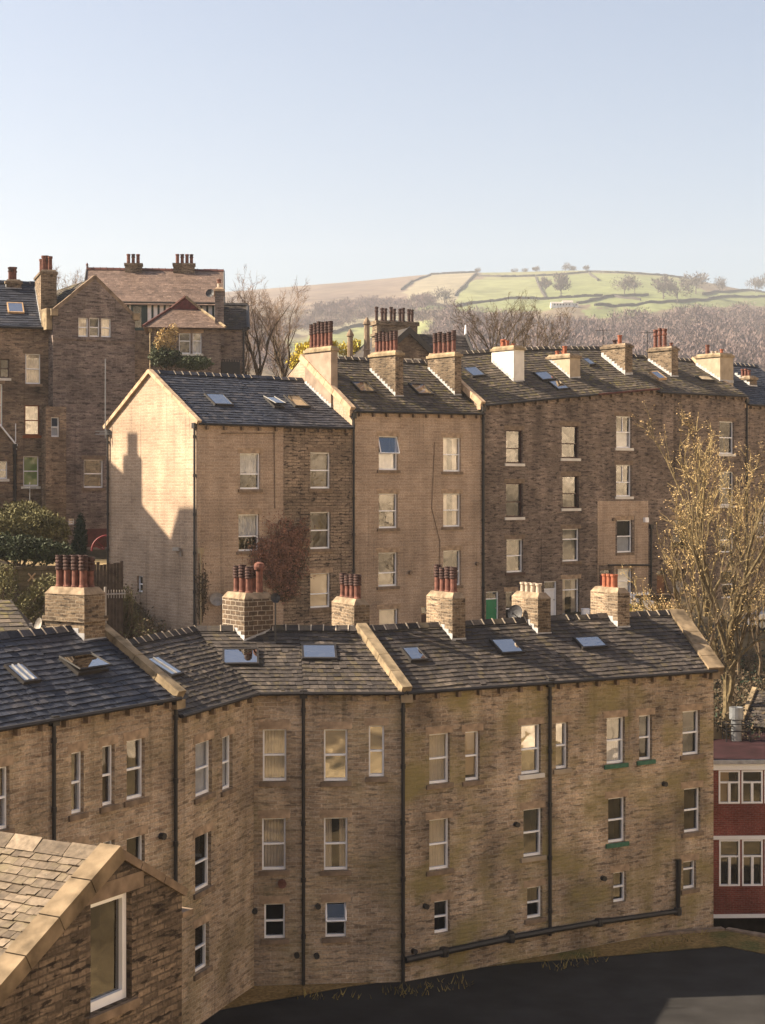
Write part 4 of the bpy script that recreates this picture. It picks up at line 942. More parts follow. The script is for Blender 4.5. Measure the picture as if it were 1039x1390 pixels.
for s_ in (-1, 1):
    a, b = fC.pt(0, za + .18, -.5), fC.pt(s_ * (uw + .55), zl - .3, -.5); mb.box(a, b - a, fC.d * .12, V((0, 0, -.55)))
mb.build('bargeboard', 'gutter', vc); mb = MB(); mb.tube([fC.pt(u9, ze9, .7), fC.pt(u9, zr9 + .1, 3.2)], .16, 5); mb.build('verge_board', 'gutter', vc)
mb = MB(); mb.tube([fC.pt(u9, zr9 - .1, 3.2), fC.pt(u9, zr9 + .9, 3.2)], [.14, .05], 6); mb.build('finial', 'upvc', vc)
mb = MB(); mb.box(fC.pt(0, H(2), 1.2), fC.e * (u9 - .05), fC.d * 4, V((0, 0, ze9 - H(2) - .02))); mb.build('rear_wall', 'brownwarm', vc)
q = 2.4; ua, ub = fC.u(512, q), fC.u(567, q); zt = fC.z(540, 437, q)
mb = MB(); mb.box(fC.pt(ua, H(4), q), fC.e * (ub - ua), fC.d * 1.0, V((0, 0, zt - H(4)))); mb.box(fC.pt(ua - .12, zt - .25, q - .12), fC.e * (ub - ua + .24), fC.d * 1.24, V((0, 0, .3))); mb.box(fC.pt(ua - .12, zt - 1.1, q - .12), fC.e * (ub - ua + .24), fC.d * 1.24, V((0, 0, .2)))
co = mb.build('chimney', 'stack', vc)
for i in range(9): pot(co, fC.pt(lerp(ua + .2, ub - .2, i / 8), zt + .02, q + (.35 if i % 2 else .6)), 'tall', 1.05 if i % 3 else 1.15, ('claydark', 'claydark'))
def pinnacle(x0, x1, yt, Y, lab):
    a = at(x0, 500, Y); wd = (x1 - x0) * Y / F; zt = CZ - (yt - YH) * Y / F; zb_ = H(3); hh = zt - zb_; mb = MB(); o = V((a.x, Y, zb_))
    zs = zt - hh * .32; c = o + V((wd / 2, wd / 2, 0))
    mb.box(o, (wd, 0, 0), (0, wd, 0), (0, 0, zs - zb_ - .5)); mb.box(o + V((-.08, -.08, zs - zb_ - .5)), (wd + .16, 0, 0), (0, wd + .16, 0), (0, 0, .16))
    mb.frustum(o + V((.06, .06, zs - zb_ - .34)), (wd - .12, 0, 0), (0, wd - .12, 0), 1.0, .1)
    mb.lathe(V((c.x, c.y, zs + .55)), [(wd * .44, 0), (wd * .3, .12), (wd * .28, zt - zs - 1.1), (wd * .40, zt - zs - 1.05), (wd * .36, zt - zs - .9), (.06, zt - zs - .55)], 8)
    tag(mb.build('pinnacle_chimney', 'ashdark'), lab, 'chimney', 'stone pinnacle chimneys')
pinnacle(469, 482, 446, 116, 'shorter of two slender stone pinnacle chimneys'); pinnacle(491.5, 505, 430, 116, 'taller of two slender stone pinnacle chimneys')
# ================================================================ red building, shed, flue at the right
fD = fac_at(966, 64.0, 2)
ua, ub = fD.u(966), fD.u(1150); zs = lambda y: fD.z(1000, y)
rb_ = thing('red_brick_building', 'flat-roofed red brick building with white banded windows', 'building', fD.pt(ua, H(-18)))
x = fD.u(976); recs = []
pitch = fD.u(1018) - fD.u(987) 
while x < ub - 1:
    recs += [(x, x + pitch - .06, zs(1091), zs(1046)), (x + .02, x + pitch - .06, zs(1203), zs(1140))]; x += pitch
mb = MB(); wallcells(mb, fD, ua, ub, zs(1247), lambda u: zs(1037), recs, rev=.1)
mb.quad(fD.pt(ua, zs(1290)), fD.pt(ua, zs(1290), 8), fD.pt(ua, zs(1037), 8), fD.pt(ua, zs(1037)))
mb.quad(fD.pt(ua, zs(1300), .9), fD.pt(ub, zs(1300), .9), fD.pt(ub, zs(1247), .9), fD.pt(ua, zs(1247), .9), 1); mb.quad(fD.pt(ua, zs(1247)), fD.pt(ub, zs(1247)), fD.pt(ub, zs(1247), .9), fD.pt(ua, zs(1247), .9), 1)
mb.build('wall', ['redbrick', 'interior'], rb_)
for k, (a, b, c, d) in enumerate(recs):
    mb = MB(); mb.quad(fD.pt(a, c, .08), fD.pt(b, c, .08), fD.pt(b, d, .08), fD.pt(a, d, .08)); wo = mb.build('window', 'glassdim', rb_)
    mb = MB(); m = d - (d - c) * .36; t = .065
    for (p, q_, r_, s_) in ((a, a + t, c, d), (b - t, b, c, d), (a + t, b - t, c, c + t), (a + t, b - t, d - t, d), (a + t, b - t, m - t / 2, m + t / 2), ((a + b) / 2 - t * .8, (a + b) / 2 + t * .8, c + t, m - t / 2)): bar(mb, fD, p, q_, r_, s_, -.012, .1)
    mb.build('frame', 'upvc', wo)
    if k in (0,):
        mb = MB(); mb.box(fD.pt(a, c + .02, .2), fD.e * .45, fD.d * .02, V((0, 0, d - c - .04))); mb.build('blind', 'blind', wo)
mb = MB()
for y0, y1, o in ((1045, 1036, .08), (1139.5, 1134.5, .05), (1246, 1241, .05)): bar(mb, fD, ua, ub, zs(y0), zs(y1), -o, .05)
mb.build('white_band', 'upvc', rb_)
mb = MB(); zt = zs(1036) + .01
mb.box(fD.pt(ua, zt, -.15), fD.e * (ub - ua), fD.d * 7.5, V((0, 0, .1))); mb.build('roof', 'maroon', rb_)
mb = MB(); mb.box(fD.pt(ua, zt - .02, -.2), fD.e * (ub - ua), fD.d * .08, V((0, 0, .16))); mb.build('roof_edge', 'lead', rb_)
# flue
zt2 = zt + .1
c = at(1000, 975, 69.0); c.z = zt2
mb = MB(); hh = at(1000, 960, 69).z - zt2
mb.lathe(c, [(.22, 0), (.22, hh - .55), (.30, hh - .5), (.30, hh), (.26, hh), (.25, hh - .1)], 16); fl = mb.build('flue', 'metal'); tag(fl, 'silver metal flue with a wider cylindrical top on the maroon roof', 'flue')
mb = MB()
for dx, dy in ((-.5, -.4), (.5, -.4), (.5, .4), (-.5, .4)): mb.tube([c + V((dx, dy, 0)), c + V((dx, dy, .75))], .03, 5)
for z in (.45, .75):
    for a, b in (((-.5, -.4), (.5, -.4)), ((.5, -.4), (.5, .4)), ((.5, .4), (-.5, .4)), ((-.5, .4), (-.5, -.4))): mb.tube([c + V((*a, z)), c + V((*b, z))], .025, 5)
tag(mb.build('guard_rail', 'iron'), 'black guard rail around the foot of the silver flue', 'railing')
# slate shed
fS = fac_at(1007, 72.5, -28); 
shd = thing('slate_shed', 'small slate-roofed timber shed behind the red building', 'shed', fS.pt(0, H(-12.5)))
zes = fS.z(1012, 984); L_ = 4.0
mb = MB(); mb.box(fS.pt(.25, H(-12.5), .2), fS.e * L_, fS.d * 3, V((0, 0, zes - H(-12.5)))); mb.build('wall', 'wood', shd)
mb = MB(); slates(mb, fS.pt(0, zes), fS.pt(L_ + .4, zes), fS.pt(0, zes + 1.25, 2.2), fS.pt(L_ + .4, zes + 1.25, 2.2), course=.25, wid=.34); mb.quad(fS.pt(0, zes, 4.4), fS.pt(L_ + .4, zes, 4.4), fS.pt(L_ + .4, zes + 1.3, 2.2), fS.pt(0, zes + 1.3, 2.2)); mb.build('roof', 'slate', shd)
mb = MB(); copingrun(mb, fS.pt(0, zes + 1.4, 2.2), fS.pt(0, zes + .1, -.15), .2, .05, .08); mb.build('verge', 'coping', shd)
# ================================================================ near house, bottom left
ap = at(160, 1142, 26.0); g = V((.5, .866, 0)); rd = V((-.866, .5, 0))
fN = Fac((ap.x, ap.y), (g.x, g.y))
nh = thing('stone_cottage', 'near cottage with sunlit stone-slate roof at the bottom left', 'house', V((ap.x, ap.y, H(-17))))
zap = ap.z - .28; pit = .545
zN = lambda u: zap - abs(u) * pit
rcN = (fN.u(124), fN.u(178), fN.z(150, 1330), fN.z(150, 1216))
zN1 = fN.z(165, 1214)
rcN = (fN.u(123), fN.u(179), zN1 - 1.75, zN1)
mb = MB(); uA, uB = -3.4, fN.u(247)
# lower the window top under the slope on both sides
wallcells(mb, fN, uA, uB, H(-17), zN, [rcN], extra=(0,), rev=.12)
Ln = 6.5
mb.quad(fN.pt(uB, H(-17)), fN.pt(uB, H(-17), Ln), fN.pt(uB, zN(uB), Ln), fN.pt(uB, zN(uB))); mb.quad(fN.pt(uA, H(-17)), fN.pt(uA, H(-17), Ln), fN.pt(uA, zN(uA), Ln), fN.pt(uA, zN(uA)))
mb.build('wall', ['near', 'interior'], nh)
window(nh, fN, rcN, glass='glass', split=.0, cur=None, sill='ashdark', lintel=None, ft=.10)
mb = MB(); bar(mb, fN, rcN[0] - .35, rcN[1] + .3, zN1 + .003, zN1 + .27, -.008, .1); mb.build('lintel', 'ashdark', nh)
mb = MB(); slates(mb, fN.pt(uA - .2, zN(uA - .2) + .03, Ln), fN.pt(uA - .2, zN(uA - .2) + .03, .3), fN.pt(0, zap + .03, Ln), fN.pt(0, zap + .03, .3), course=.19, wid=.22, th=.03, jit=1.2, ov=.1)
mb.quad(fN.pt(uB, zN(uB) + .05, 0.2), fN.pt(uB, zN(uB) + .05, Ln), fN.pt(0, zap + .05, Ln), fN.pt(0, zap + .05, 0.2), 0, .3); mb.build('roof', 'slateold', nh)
mb = MB(); p = fN.pt(0, zap + .13, .35); n_ = 10
for i in range(n_):
    a = p + fN.d * (i * .62); q_ = a + fN.d * .6; s_ = fN.e * .24; dz = V((0, 0, -.15)); top_ = V((0, 0, .03 + R.uniform(-.015, .015)))
    mb.add([a - s_ + dz, a + top_, a + s_ + dz, q_ - s_ + dz, q_ + top_, q_ + s_ + dz, ], [(0, 1, 4, 3), (1, 2, 5, 4), (0, 2, 1), (3, 4, 5)], 0, R.random())
mb.build('ridge_tiles', 'slateold', nh)
mb = MB(); top_ = fN.pt(0, zap + .16, .12)
copingrun(mb, top_, fN.pt(uA - .3, zN(uA - .3) + .16, .12), .42, .07, .2, n=5); mb.build('coping', 'copingnear', nh); mb = MB(); copingrun(mb, top_, fN.pt(uB + .12, zN(uB + .12) + .08, .1), .30, .03, .1, n=3)
mb.build('coping', 'ashdark', nh)
mb = MB(); c = fN.pt(uB, fN.z(247, 1246), -.02); mb.box(c, fN.e * .3, fN.d * .25, V((0, 0, .09))); mb.build('corbel', 'ashdark', nh)
mb = MB(); c = fN.pt(uB + .02, fN.z(247, 1274), .1); mb.lathe(c, [(.05, 0), (.07, .05), (.06, .12), (.0, .15)], 10); mb.build('outside_lamp', 'metal', nh)
# ================================================================ ground
front_line = [(-40, 14), (f12.pt(up1 - 6.2, 0).x, f12.pt(up1 - 6.2, 0).y), (V2.x, V2.y), (V3.x, V3.y), (V4.x, V4.y), (f45.pt(u7, 0).x, f45.pt(u7, 0).y), (f45.pt(u7, 0).x + .9, 66.3), (40, 73), (58, 105), (100, 180), (320, 330)]
def in_front(x, y):
    best = 1e9; sg = 1
    for (a, b) in zip(front_line, front_line[1:]):
        ex, ey = b[0] - a[0], b[1] - a[1]; t = min(1, max(0, ((x - a[0]) * ex + (y - a[1]) * ey) / (ex * ex + ey * ey))); dx, dy = x - a[0] - t * ex, y - a[1] - t * ey; k = math.hypot(dx, dy)
        if k < best - 1e-9: best = k; sg = 1 if ex * dy - ey * dx < 0 else -1
    return best * sg
CTRL = [(-30, 62, -5), (-16, 62, -5.5), (-10, 60, -7.5), (-4, 60, -9.3), (3, 66, -9), (10, 70, -9), (-8, 76, -8), (0, 84, -8), (8, 90, -7.2), (16, 96, -6.4), (20, 88, -7.6), (24, 92, -8.2), (30, 90, -8.4), (40, 90, -8.5),
        (16, 76, -10.0), (24, 78, -10.6), (18, 70, -11.8), (26, 73, -12), (40, 76, -11.5), (-20, 70, -4.2), (-16, 76, -4.6), (-14, 86, -4.2), (-17, 89, -4.2), (-22, 90, -1.2), (-16, 104, 1.5), (-6, 104, 2.5), (6, 118, 2), (26, 118, -2), (-40, 90, 1), (50, 110, -4), (0, 150, 4), (-50, 150, 8), (60, 150, 3), (-60, 60, -3), (70, 80, -8), (-8, 95, -4), (4, 100, -4), (-25, 55, -7), (-18, 48, -9)]
def gh(x, y):
    s = w_ = 0
    for (a, b, h) in CTRL:
        k = 1 / ((x - a) ** 2 + (y - b) ** 2 + 4) ** 1.5; s += k * h; w_ += k
    return s / w_
def ground_h(x, y):
    f = in_front(x, y)
    lo = -15.95
    d = math.hypot(x, y)
    # unseen valley side behind and right of the viewpoint, steepened to bounce sunlight
    ang = math.degrees(math.atan2(x, y))     # 0 = ahead, 90 = right, 180 = behind
    if f > -2.3:
        h = lo - 2.0 * min(1, max(0, (x - 11.6) / 1.6))
        back = min(1, max(0, (abs(ang) - 24) / 22))
        if ang > 0 or abs(ang) > 120: h += back * (max(0, d - 48) * .62 if d < 190 else 88 + (d - 190) * .3)
        else: h += back * max(0, d - 60) * .05
        if y < 6 and d < 30: h = max(h, lo)
        return H(h)
    return H(gh(x, y))
def gridmesh(name, xs, ys, hf, mat, kind='structure', label=None, colf=None):
    vs = [(x, y, hf(x, y)) for y in ys for x in xs]; nx = len(xs); fs = []
    for j in range(len(ys) - 1):
        for i in range(nx - 1): fs.append((j * nx + i, j * nx + i + 1, (j + 1) * nx + i + 1, (j + 1) * nx + i))
    me = bpy.data.meshes.new(name); me.from_pydata(vs, [], fs); me.materials.append(mat)
    me.polygons.foreach_set('use_smooth', [True] * len(fs))
    if colf:
        ca = me.color_attributes.new('col', 'FLOAT_COLOR', 'POINT')
        ca.data.foreach_set('color', [c for v in vs for c in (*colf(v), 1)])
    ob = bpy.data.objects.new(name, me); COL.objects.link(ob); ORG[ob.name] = V((0, 0, 0)); tag(ob, label, None, None, kind); return ob
def spaced(a, b, c, d, fine, coarse):
    o = []; x = a
    while x < d:
        o.append(x); x += fine if b <= x < c else coarse
    o.append(d); return o
def groundmat(name, cols, scale=.5, bump=.5):
    m, n, l, b = newmat(name, .95, .1)
    co = n.new('ShaderNodeTexCoord').outputs['Object']
    a = nse(n, l, co, scale * .35, 7); f = nse(n, l, co, scale * 5, 6)
    cr = n.new('ShaderNodeValToRGB'); l.new(a, cr.inputs[0]); e = cr.color_ramp.elements
    e[0].position = .35; e[1].position = .66; e[0].color = (*cols[0], 1); e[1].color = (*cols[2], 1); x = e.new(.5); x.color = (*cols[1], 1)
    col = mixn(n, l, cr.outputs[0], rng(n, l, f, .3, .7, .6, 1.4), 1, 'MULTIPLY'); l.new(col, b.inputs['Base Color'])
    bp = n.new('ShaderNodeBump'); bp.inputs['Strength'].default_value = bump; bp.inputs['Distance'].default_value = .15; l.new(f, bp.inputs['Height']); l.new(bp.outputs[0], b.inputs['Normal'])
    return m
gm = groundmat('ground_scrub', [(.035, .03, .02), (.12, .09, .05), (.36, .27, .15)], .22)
lm = groundmat('valley_bounce_slope', [(.05, .044, .034), (.38, .315, .235), (.58, .495, .39)], .22)  # pale tones on the unseen slope, raised to bounce warm fill
ym = groundmat('mossy_yard', [(.10, .095, .03), (.22, .14, .05), (.30, .20, .08)], 1.6)
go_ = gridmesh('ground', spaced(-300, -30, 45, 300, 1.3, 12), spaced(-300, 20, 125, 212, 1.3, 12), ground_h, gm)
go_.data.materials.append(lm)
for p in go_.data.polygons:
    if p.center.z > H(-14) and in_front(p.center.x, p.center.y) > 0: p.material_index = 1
# yard in front of the terrace: mossy slab with stone edging
mb = MB(); z = H(-15.86)
fl = [at(60, 1400, 46.5), at(300, 1345, 51.0), at(470, 1312, 53.2), at(640, 1292, 55.3), at(870, 1275.5, 56.9), at(985, 1265, 57.8), at(1090, 1283, 56.0)]
pts = [V((p.x, p.y, z)) for p in fl]
nr = [V((p.x * .965, p.y - 1.9, z)) for p in pts]
for i in range(len(pts) - 1): mb.quad(nr[i], nr[i + 1], pts[i + 1], pts[i])
yo = mb.build('yard', ym, origin=(0, 0, 0)); tag(yo, None, None, None, 'structure')
mb = MB()
for a, b in zip(pts, pts[1:]):
    n_ = max(1, int((b - a).length / .9)); e = (b - a) / n_; s_ = V((-e.y, e.x, 0)).normalized() * .28
    for i in range(n_): dp_ = 2.3 if a.x > 11 else .3; mb.box(a + e * i + V((0, 0, -dp_)), e * .985, s_, V((0, 0, dp_ + .08 + R.uniform(-.01, .01))), 0, R.random())
tag(mb.build('stone_edging', 'ashdark'), 'low stone edging along the mossy yard below the front terrace', 'edging')
mb = MB(); far = [V((p.x, p.y, z - .02)) for p in nr]; ner = [V((p.x * .5, p.y - 18, z - .02)) for p in nr]
for i in range(len(far) - 1): mb.quad(ner[i], ner[i + 1], far[i + 1], far[i])
tag(mb.build('lane', plain('dark_tarmac', (.022, .021, .021), .9, .15, .35, .8, bump=.3), origin=(0, 0, 0)), None, None, None, 'structure')
rnd = random.Random(8); mb = MB()
for k in range(5200):
    Y = rnd.uniform(48, 57.5); x = rnd.uniform(-9, 14); p = V((x, Y, z + .005))
    if in_front(x, Y) < .6 or in_front(x, Y) > 1.7 or noise.noise(V((x * .35, Y * .35, 2))) < -.05: continue
    v = V((rnd.gauss(0, .5), rnd.gauss(0, .5), 1)).normalized() * rnd.uniform(.08, .3); s_ = V((rnd.uniform(-1, 1), rnd.uniform(-1, 1), 0)).normalized() * .02; mb.add([p - s_, p + s_, p + v], [(0, 1, 2)])
tag(mb.build('grass_tufts', plain('dry_grass', (.22, .17, .06), .9, .1, .5, 1), origin=(0, 0, 0)), 'dry grass tufts growing on the mossy yard', 'grass', None, 'stuff')
# street on the right with the parked car
mb = MB(); P0, P1 = V((14, 85.5)), V((48, 88)); n_ = 22
rm = plain('asphalt', (.055, .05, .05), .9, .2, .3, 1.5)
for i in range(n_):
    a, b = lerp(P0, P1, i / n_), lerp(P0, P1, (i + 1) / n_)
    q = [V((p.x, p.y + o, ground_h(p.x, p.y + o) + .05)) for p, o in ((a, -3), (b, -3), (b, 2.5), (a, 2.5))]; mb.quad(*q)
tag(mb.build('street', rm, origin=(0, 0, 0)), None, None, None, 'structure')
# ================================================================ far hillside
SKY = [(-2600, 470), (-900, 440), (-300, 415), (200, 402), (330, 394.5), (413, 387.5), (493, 381), (583, 372), (649, 369.5), (680, 370), (770, 366.8), (846, 367.3), (894, 371.5), (932, 376.5), (967, 385), (1025, 396), (1100, 405), (1500, 425), (3600, 450)]
DY = [(205, 668), (300, 600), (420, 548), (700, 500), (1000, 448), (1300, 411), (1600, 386), (1900, 371)]
def interp(t, x):
    for (a, b), (c, d) in zip(t, t[1:]):
        if x <= c: return lerp(b, d, max(0, (x - a) / (c - a)))
    return t[-1][1]
def smooth3(t, x, w_): return (interp(t, x - w_) + 2 * interp(t, x) + interp(t, x + w_)) / 4
def hill_y(px, D):
    ys = smooth3(SKY, px, 25)
    if D <= 1600: base = smooth3(DY, D, 80); return base + (ys - 372) * min(1, max(0, (D - 300) / 1300)) * 1.0
    t = (D - 1600) / 300; y16 = 386 + (ys - 372); return lerp(y16, ys, 1 - (1 - min(1, t)) ** 1.6)
def hill_z(px, D):
    if D <= 1900:
        z = CZ - (hill_y(px, D) - YH) * D / F
        return z + (noise.noise(V((px * .011, D * .006, 3))) * 5 + noise.noise(V((px * .035, D * .02, 9))) * 2) * min(1, max(0, (D - 250) / 500)) * min(1, max(0.03, (1840 - D) / 700))
    z = CZ - (smooth3(SKY, px, 25) - YH) * 1900 / F
    return z - (D - 1900) * .06
def poly_in(p, poly):
    x, y = p; c = False
    for (a, b), (e, d) in zip(poly, poly[1:] + poly[:1]):
        if (b > y) != (d > y) and x < (e - a) * (y - b) / (d - b) + a: c = not c
    return c
FIELDS = [([(583, 371), (649, 366), (632, 385), (618, 412), (560, 415), (548, 396)], (.20, .175, .12)),
          ([(649, 364), (730, 360), (1039, 360), (960, 379), (935, 381), (900, 377), (846, 372.5), (801, 371), (756, 375), (721, 378), (660, 379)], (.15, .15, .075)),
          ([(645, 379), (721, 378), (734, 393), (742, 406), (680, 409), (618, 411), (632, 386)], (.16, .172, .083)),
          ([(721, 378), (756, 375), (801, 371), (846, 372.5), (900, 377), (935, 383), (960, 396), (880, 401), (832, 402), (780, 404), (742, 406), (734, 393)], (.145, .163, .072)),
          ([(560, 415), (640, 411), (745, 405), (832, 402), (800, 416), (745, 422), (650, 419), (560, 426)], (.14, .158, .072)),
          ([(800, 411), (832, 402), (960, 397), (1060, 392), (1060, 404), (974, 406), (867, 415), (800, 422)], (.145, .165, .072)),
          ([(790, 424), (867, 415), (974, 405), (1070, 402), (1070, 418), (1010, 414), (960, 416), (905, 421), (850, 428), (800, 433)], (.14, .158, .07)),
          ([(380, 478), (420, 455), (470, 441), (560, 436), (600, 446), (560, 470), (500, 480), (430, 490)], (.175, .19, .085)),
          ([(390, 445), (470, 432), (560, 428), (560, 434), (470, 441), (420, 455)], (.22, .2, .14))]
def hill_col(px, py, v):
    k = noise.noise(V((v[0] * .012, v[1] * .012, 0))) * .5 + noise.noise(V((v[0] * .05, v[1] * .05, 0))) * .5
    for poly, c in FIELDS:
        if poly_in((px, py), poly):
            k2 = 1 + .22 * k; return tuple(x * k2 for x in c)
    if px < 575 and py < 418:
        t = min(1, max(0, k + .5)); return tuple(lerp(a, b, t) for a, b in zip((.085, .062, .054), (.175, .135, .10)))
    t = min(1, max(0, k + .5)); return tuple(lerp(a, b, t) for a, b in zip((.09, .07, .055), (.15, .12, .08)))
Ds = [205, 240, 290, 350, 420, 500, 600, 700, 800, 900, 1000] + [1000 + 12 * i for i in range(1, 76)] + [1912, 1930, 1980, 2100, 2400, 3200]
pxs = [-2600, -2000, -1500, -1100, -700, -400, -150, 0, 100, 200, 260] + [280 + 4 * i for i in range(0, 205)] + [1120, 1200, 1350, 1600, 2000, 2600, 3600]
vs = []; cs = []
for D in Ds:
    for px in pxs:
        v = (rr(px) * D, D, hill_z(px, D)); vs.append(v)
        cs += [*hill_col(px + 5 * noise.noise(V((px * .05, D * .02, 1))), hill_y(px, min(D, 1900)), v), 1]
nx = len(pxs); fs = [(j * nx + i, j * nx + i + 1, (j + 1) * nx + i + 1, (j + 1) * nx + i) for j in range(len(Ds) - 1) for i in range(nx - 1)]
me = bpy.data.meshes.new('hillside'); me.from_pydata(vs, [], fs); me.polygons.foreach_set('use_smooth', [True] * len(fs))
ca = me.color_attributes.new('col', 'FLOAT_COLOR', 'POINT'); ca.data.foreach_set('color', cs)
hm, n, l, b = newmat('hill_grass', .95, .05)
at_ = n.new('ShaderNodeAttribute'); at_.attribute_name = 'col'
co = n.new('ShaderNodeTexCoord').outputs['Object']; f = nse(n, l, co, .05, 9, rough=.7)
l.new(mixn(n, l, at_.outputs['Color'], rng(n, l, f, .3, .7, .68, 1.32), 1, 'MULTIPLY'), b.inputs['Base Color'])
me.materials.append(hm); ho = bpy.data.objects.new('hillside', me); COL.objects.link(ho); tag(ho, None, None, None, 'structure')
def hill_D(px, py):
    lo, hi = 300, 1900
    for _ in range(30):
        m = (lo + hi) / 2
        if hill_y(px, m) > py: lo = m
        else: hi = m
    return lo
def hill_pt(px, py):
    D = hill_D(px, py); return V((rr(px) * D, D, hill_z(px, D)))
WALLS = [[(680, 376), (721, 375), (756, 373), (801, 369.5), (846, 371), (901, 374), (932, 378)], [(727, 376), (733.6, 393), (742, 405)], [(640, 411), (680, 409.5), (732, 406), (780, 405), (818, 402.5)],
         [(784, 415.6), (801, 409), (832, 402), (880, 400.5)], [(808, 419), (867, 413), (922, 409), (974, 405), (1050, 402)], [(955, 401), (974, 397), (1050, 392)], [(545, 394), (559, 383), (585, 373.5)], [(585, 373), (610, 371.5), (648, 370)],
         [(618, 403), (632, 385), (647.5, 371.5)], [(562, 416), (607, 416), (640, 411)], [(649, 375), (680, 376)], [(800, 371), (812, 381)], [(430, 452), (470, 441), (556, 436)], [(832, 402), (870, 407)]]
LW = ['field wall along the far hilltop under the skyline trees', 'short field wall running down the far green slope', 'field wall across the far slope above the white farmhouse', 'winding field wall rising right of the white farmhouse', 'long lowest field wall above the far wood on the right',
      'field wall at the far right under the hill trees', 'field wall climbing the moor edge to the skyline', 'skyline wall on top of the pale straw field', 'field wall between the pale straw and green fields', 'field wall under the pale straw field', 'short skyline wall joining the green hilltop field', 'tiny wall stub on the upper green field', 'low field wall behind the stone pinnacles', 'short wall branching below the mid-slope tree clump']
for wl, lab in zip(WALLS, LW):
    mb = MB(); P = []
    for (a, b) in zip(wl, wl[1:]):
        k = max(2, int(math.hypot(b[0] - a[0], b[1] - a[1]) / 5)); P += [hill_pt(lerp(a[0], b[0], i / k) + R.uniform(-.6, .6), lerp(a[1], b[1], i / k)) for i in range(k)]
    P.append(hill_pt(*wl[-1]))
    for a, b in zip(P, P[1:]):
        s_ = V((-(b - a).y, (b - a).x, 0)).normalized() * .6; h = V((0, 0, R.uniform(1.6, 2.4))); mb.box(a - s_ - V((0, 0, .6)), b - a, s_ * 2, h + V((0, 0, .6)))
    tag(mb.build('field_wall', 'hillwall'), lab, 'field wall', 'dry stone walls on the far hill')
# farmhouse
c = hill_pt(766, 421); s_ = c.y / F
fh = thing('farmhouse', 'long pale farmhouse standing alone on the far green hillside', 'house', c)
mb = MB()
for x0, x1, h0, h1 in ((-18, 8, 3.4, 6), (-2, 12, 4.6, 8), (12, 19, 2.6, 4.5)):
    x0, x1, h0, h1 = [q_ * s_ for q_ in (x0, x1, h0 * 1.15, h1 * 1.15)]; o = c + V((x0, -2 + x0 * .05, -1)); mb.prism([o, o + V((0, 8, 0)), o + V((0, 8, h0 + 1)), o + V((0, 4, h1 + 1)), o + V((0, 0, h0 + 1))], (x1 - x0, 0, 0))
mb.build('wall', 'render_white', fh)
mb = MB()
for x0, x1, h0, h1 in ((-18, 8, 3.4, 6), (-2, 12, 4.6, 8), (12, 19, 2.6, 4.5)):
    x0, x1, h0, h1 = [q_ * s_ for q_ in (x0, x1, h0 * 1.15, h1 * 1.15)]; o = c + V((x0 - .2, -2.3 + x0 * .05, .12)); mb.quad(o + V((0, 0, h0)), o + V((x1 - x0 + .4, 0, h0)), o + V((x1 - x0 + .4, 4.3, h1)), o + V((0, 4.3, h1)))
mb.build('roof', 'dish', fh)
mb = MB()
for k in range(6): mb.box(c + V((-14 * s_ + k * 4 * s_, -2.2 - .5, .9)), (.9, 0, 0), (0, .2, 0), (0, 0, 1.1))
mb.build('windows_row', 'interior', fh)
# ================================================================ trees
def ribbon(mb, a, b, wd, mat=0):
    d = b - a; s_ = d.cross(V((R.uniform(-1, 1), R.uniform(-1, 1), R.uniform(-.3, .3))))
    if s_.length < 1e-6: return
    s_ = s_.normalized() * wd; mb.add([a - s_, a + s_, b + s_ * .4, b - s_ * .4], [(0, 1, 2, 3)], mat)
def crownball(h, wd, n, rnd, leaf=.5, squash=.62, up=.6):
    """twiggy far tree: blades fanning from a short trunk, gathered in several clumps"""
    out = []
    cl_ = [(V((rnd.uniform(-.32, .32) * wd, rnd.uniform(-.32, .32) * wd, h * rnd.uniform(.42, .80))), rnd.uniform(.18, .32) * wd) for _ in range(9)]
    for i in range(n):
        c, r = rnd.choice(cl_); d = V((rnd.gauss(0, 1), rnd.gauss(0, 1), rnd.gauss(0, .9))).normalized(); p = c + d * r * rnd.uniform(.35, 1.05)
        dr = (p - V((0, 0, h * .25))).normalized() + V((rnd.uniform(-.5, .5), rnd.uniform(-.5, .5), rnd.uniform(-.2, .5))); dr.normalize(); L = leaf * rnd.uniform(.6, 1.5)
        s_ = dr.cross(V((rnd.uniform(-1, 1), rnd.uniform(-1, 1), rnd.uniform(-1, 1)))).normalized() * leaf * rnd.uniform(.10, .28)
        out.append((p - dr * L * .5 - s_, p - dr * L * .5 + s_, p + dr * L * .5))
    return out
R2 = random.Random(5)
protos = [crownball(13, 12, 300, R2, 1.25) for _ in range(7)]
# the woods on the far slope: one mass
mb = MB()
WOODS = [[(590, 450), (700, 446), (760, 449), (800, 454), (850, 449), (905, 441), (960, 434), (1020, 432), (1090, 440), (1120, 520), (580, 520)], [(400, 437), (460, 422), (520, 418), (575, 414), (595, 422), (560, 430), (470, 442), (400, 454)], [(330, 440), (390, 455), (380, 520), (300, 520), (300, 440)], [(560, 446), (640, 440), (700, 442), (700, 456), (560, 456)]]
cnt = 0
for wi, (poly, N) in enumerate(zip(WOODS, (720, 150, 60, 40))):
    k = 0; tries = 0
    while k < N and tries < 20000:
        tries += 1; px = R2.uniform(300, 1120); py = R2.uniform(398, 520)
        if not poly_in((px, py), poly): continue
        k += 1; c = hill_pt(px, py); s_ = R2.uniform(.75, 1.25) * (.8 if wi == 1 else 1); an = R2.uniform(0, 6.28); ca_, sa = math.cos(an) * s_, math.sin(an) * s_
        t = R2.random()
        for tri in R2.choice(protos):
            mb.add([c + V((p.x * ca_ - p.y * sa, p.x * sa + p.y * ca_, p.z * s_ - .5)) for p in tri], [(0, 1, 2)], 0, t)
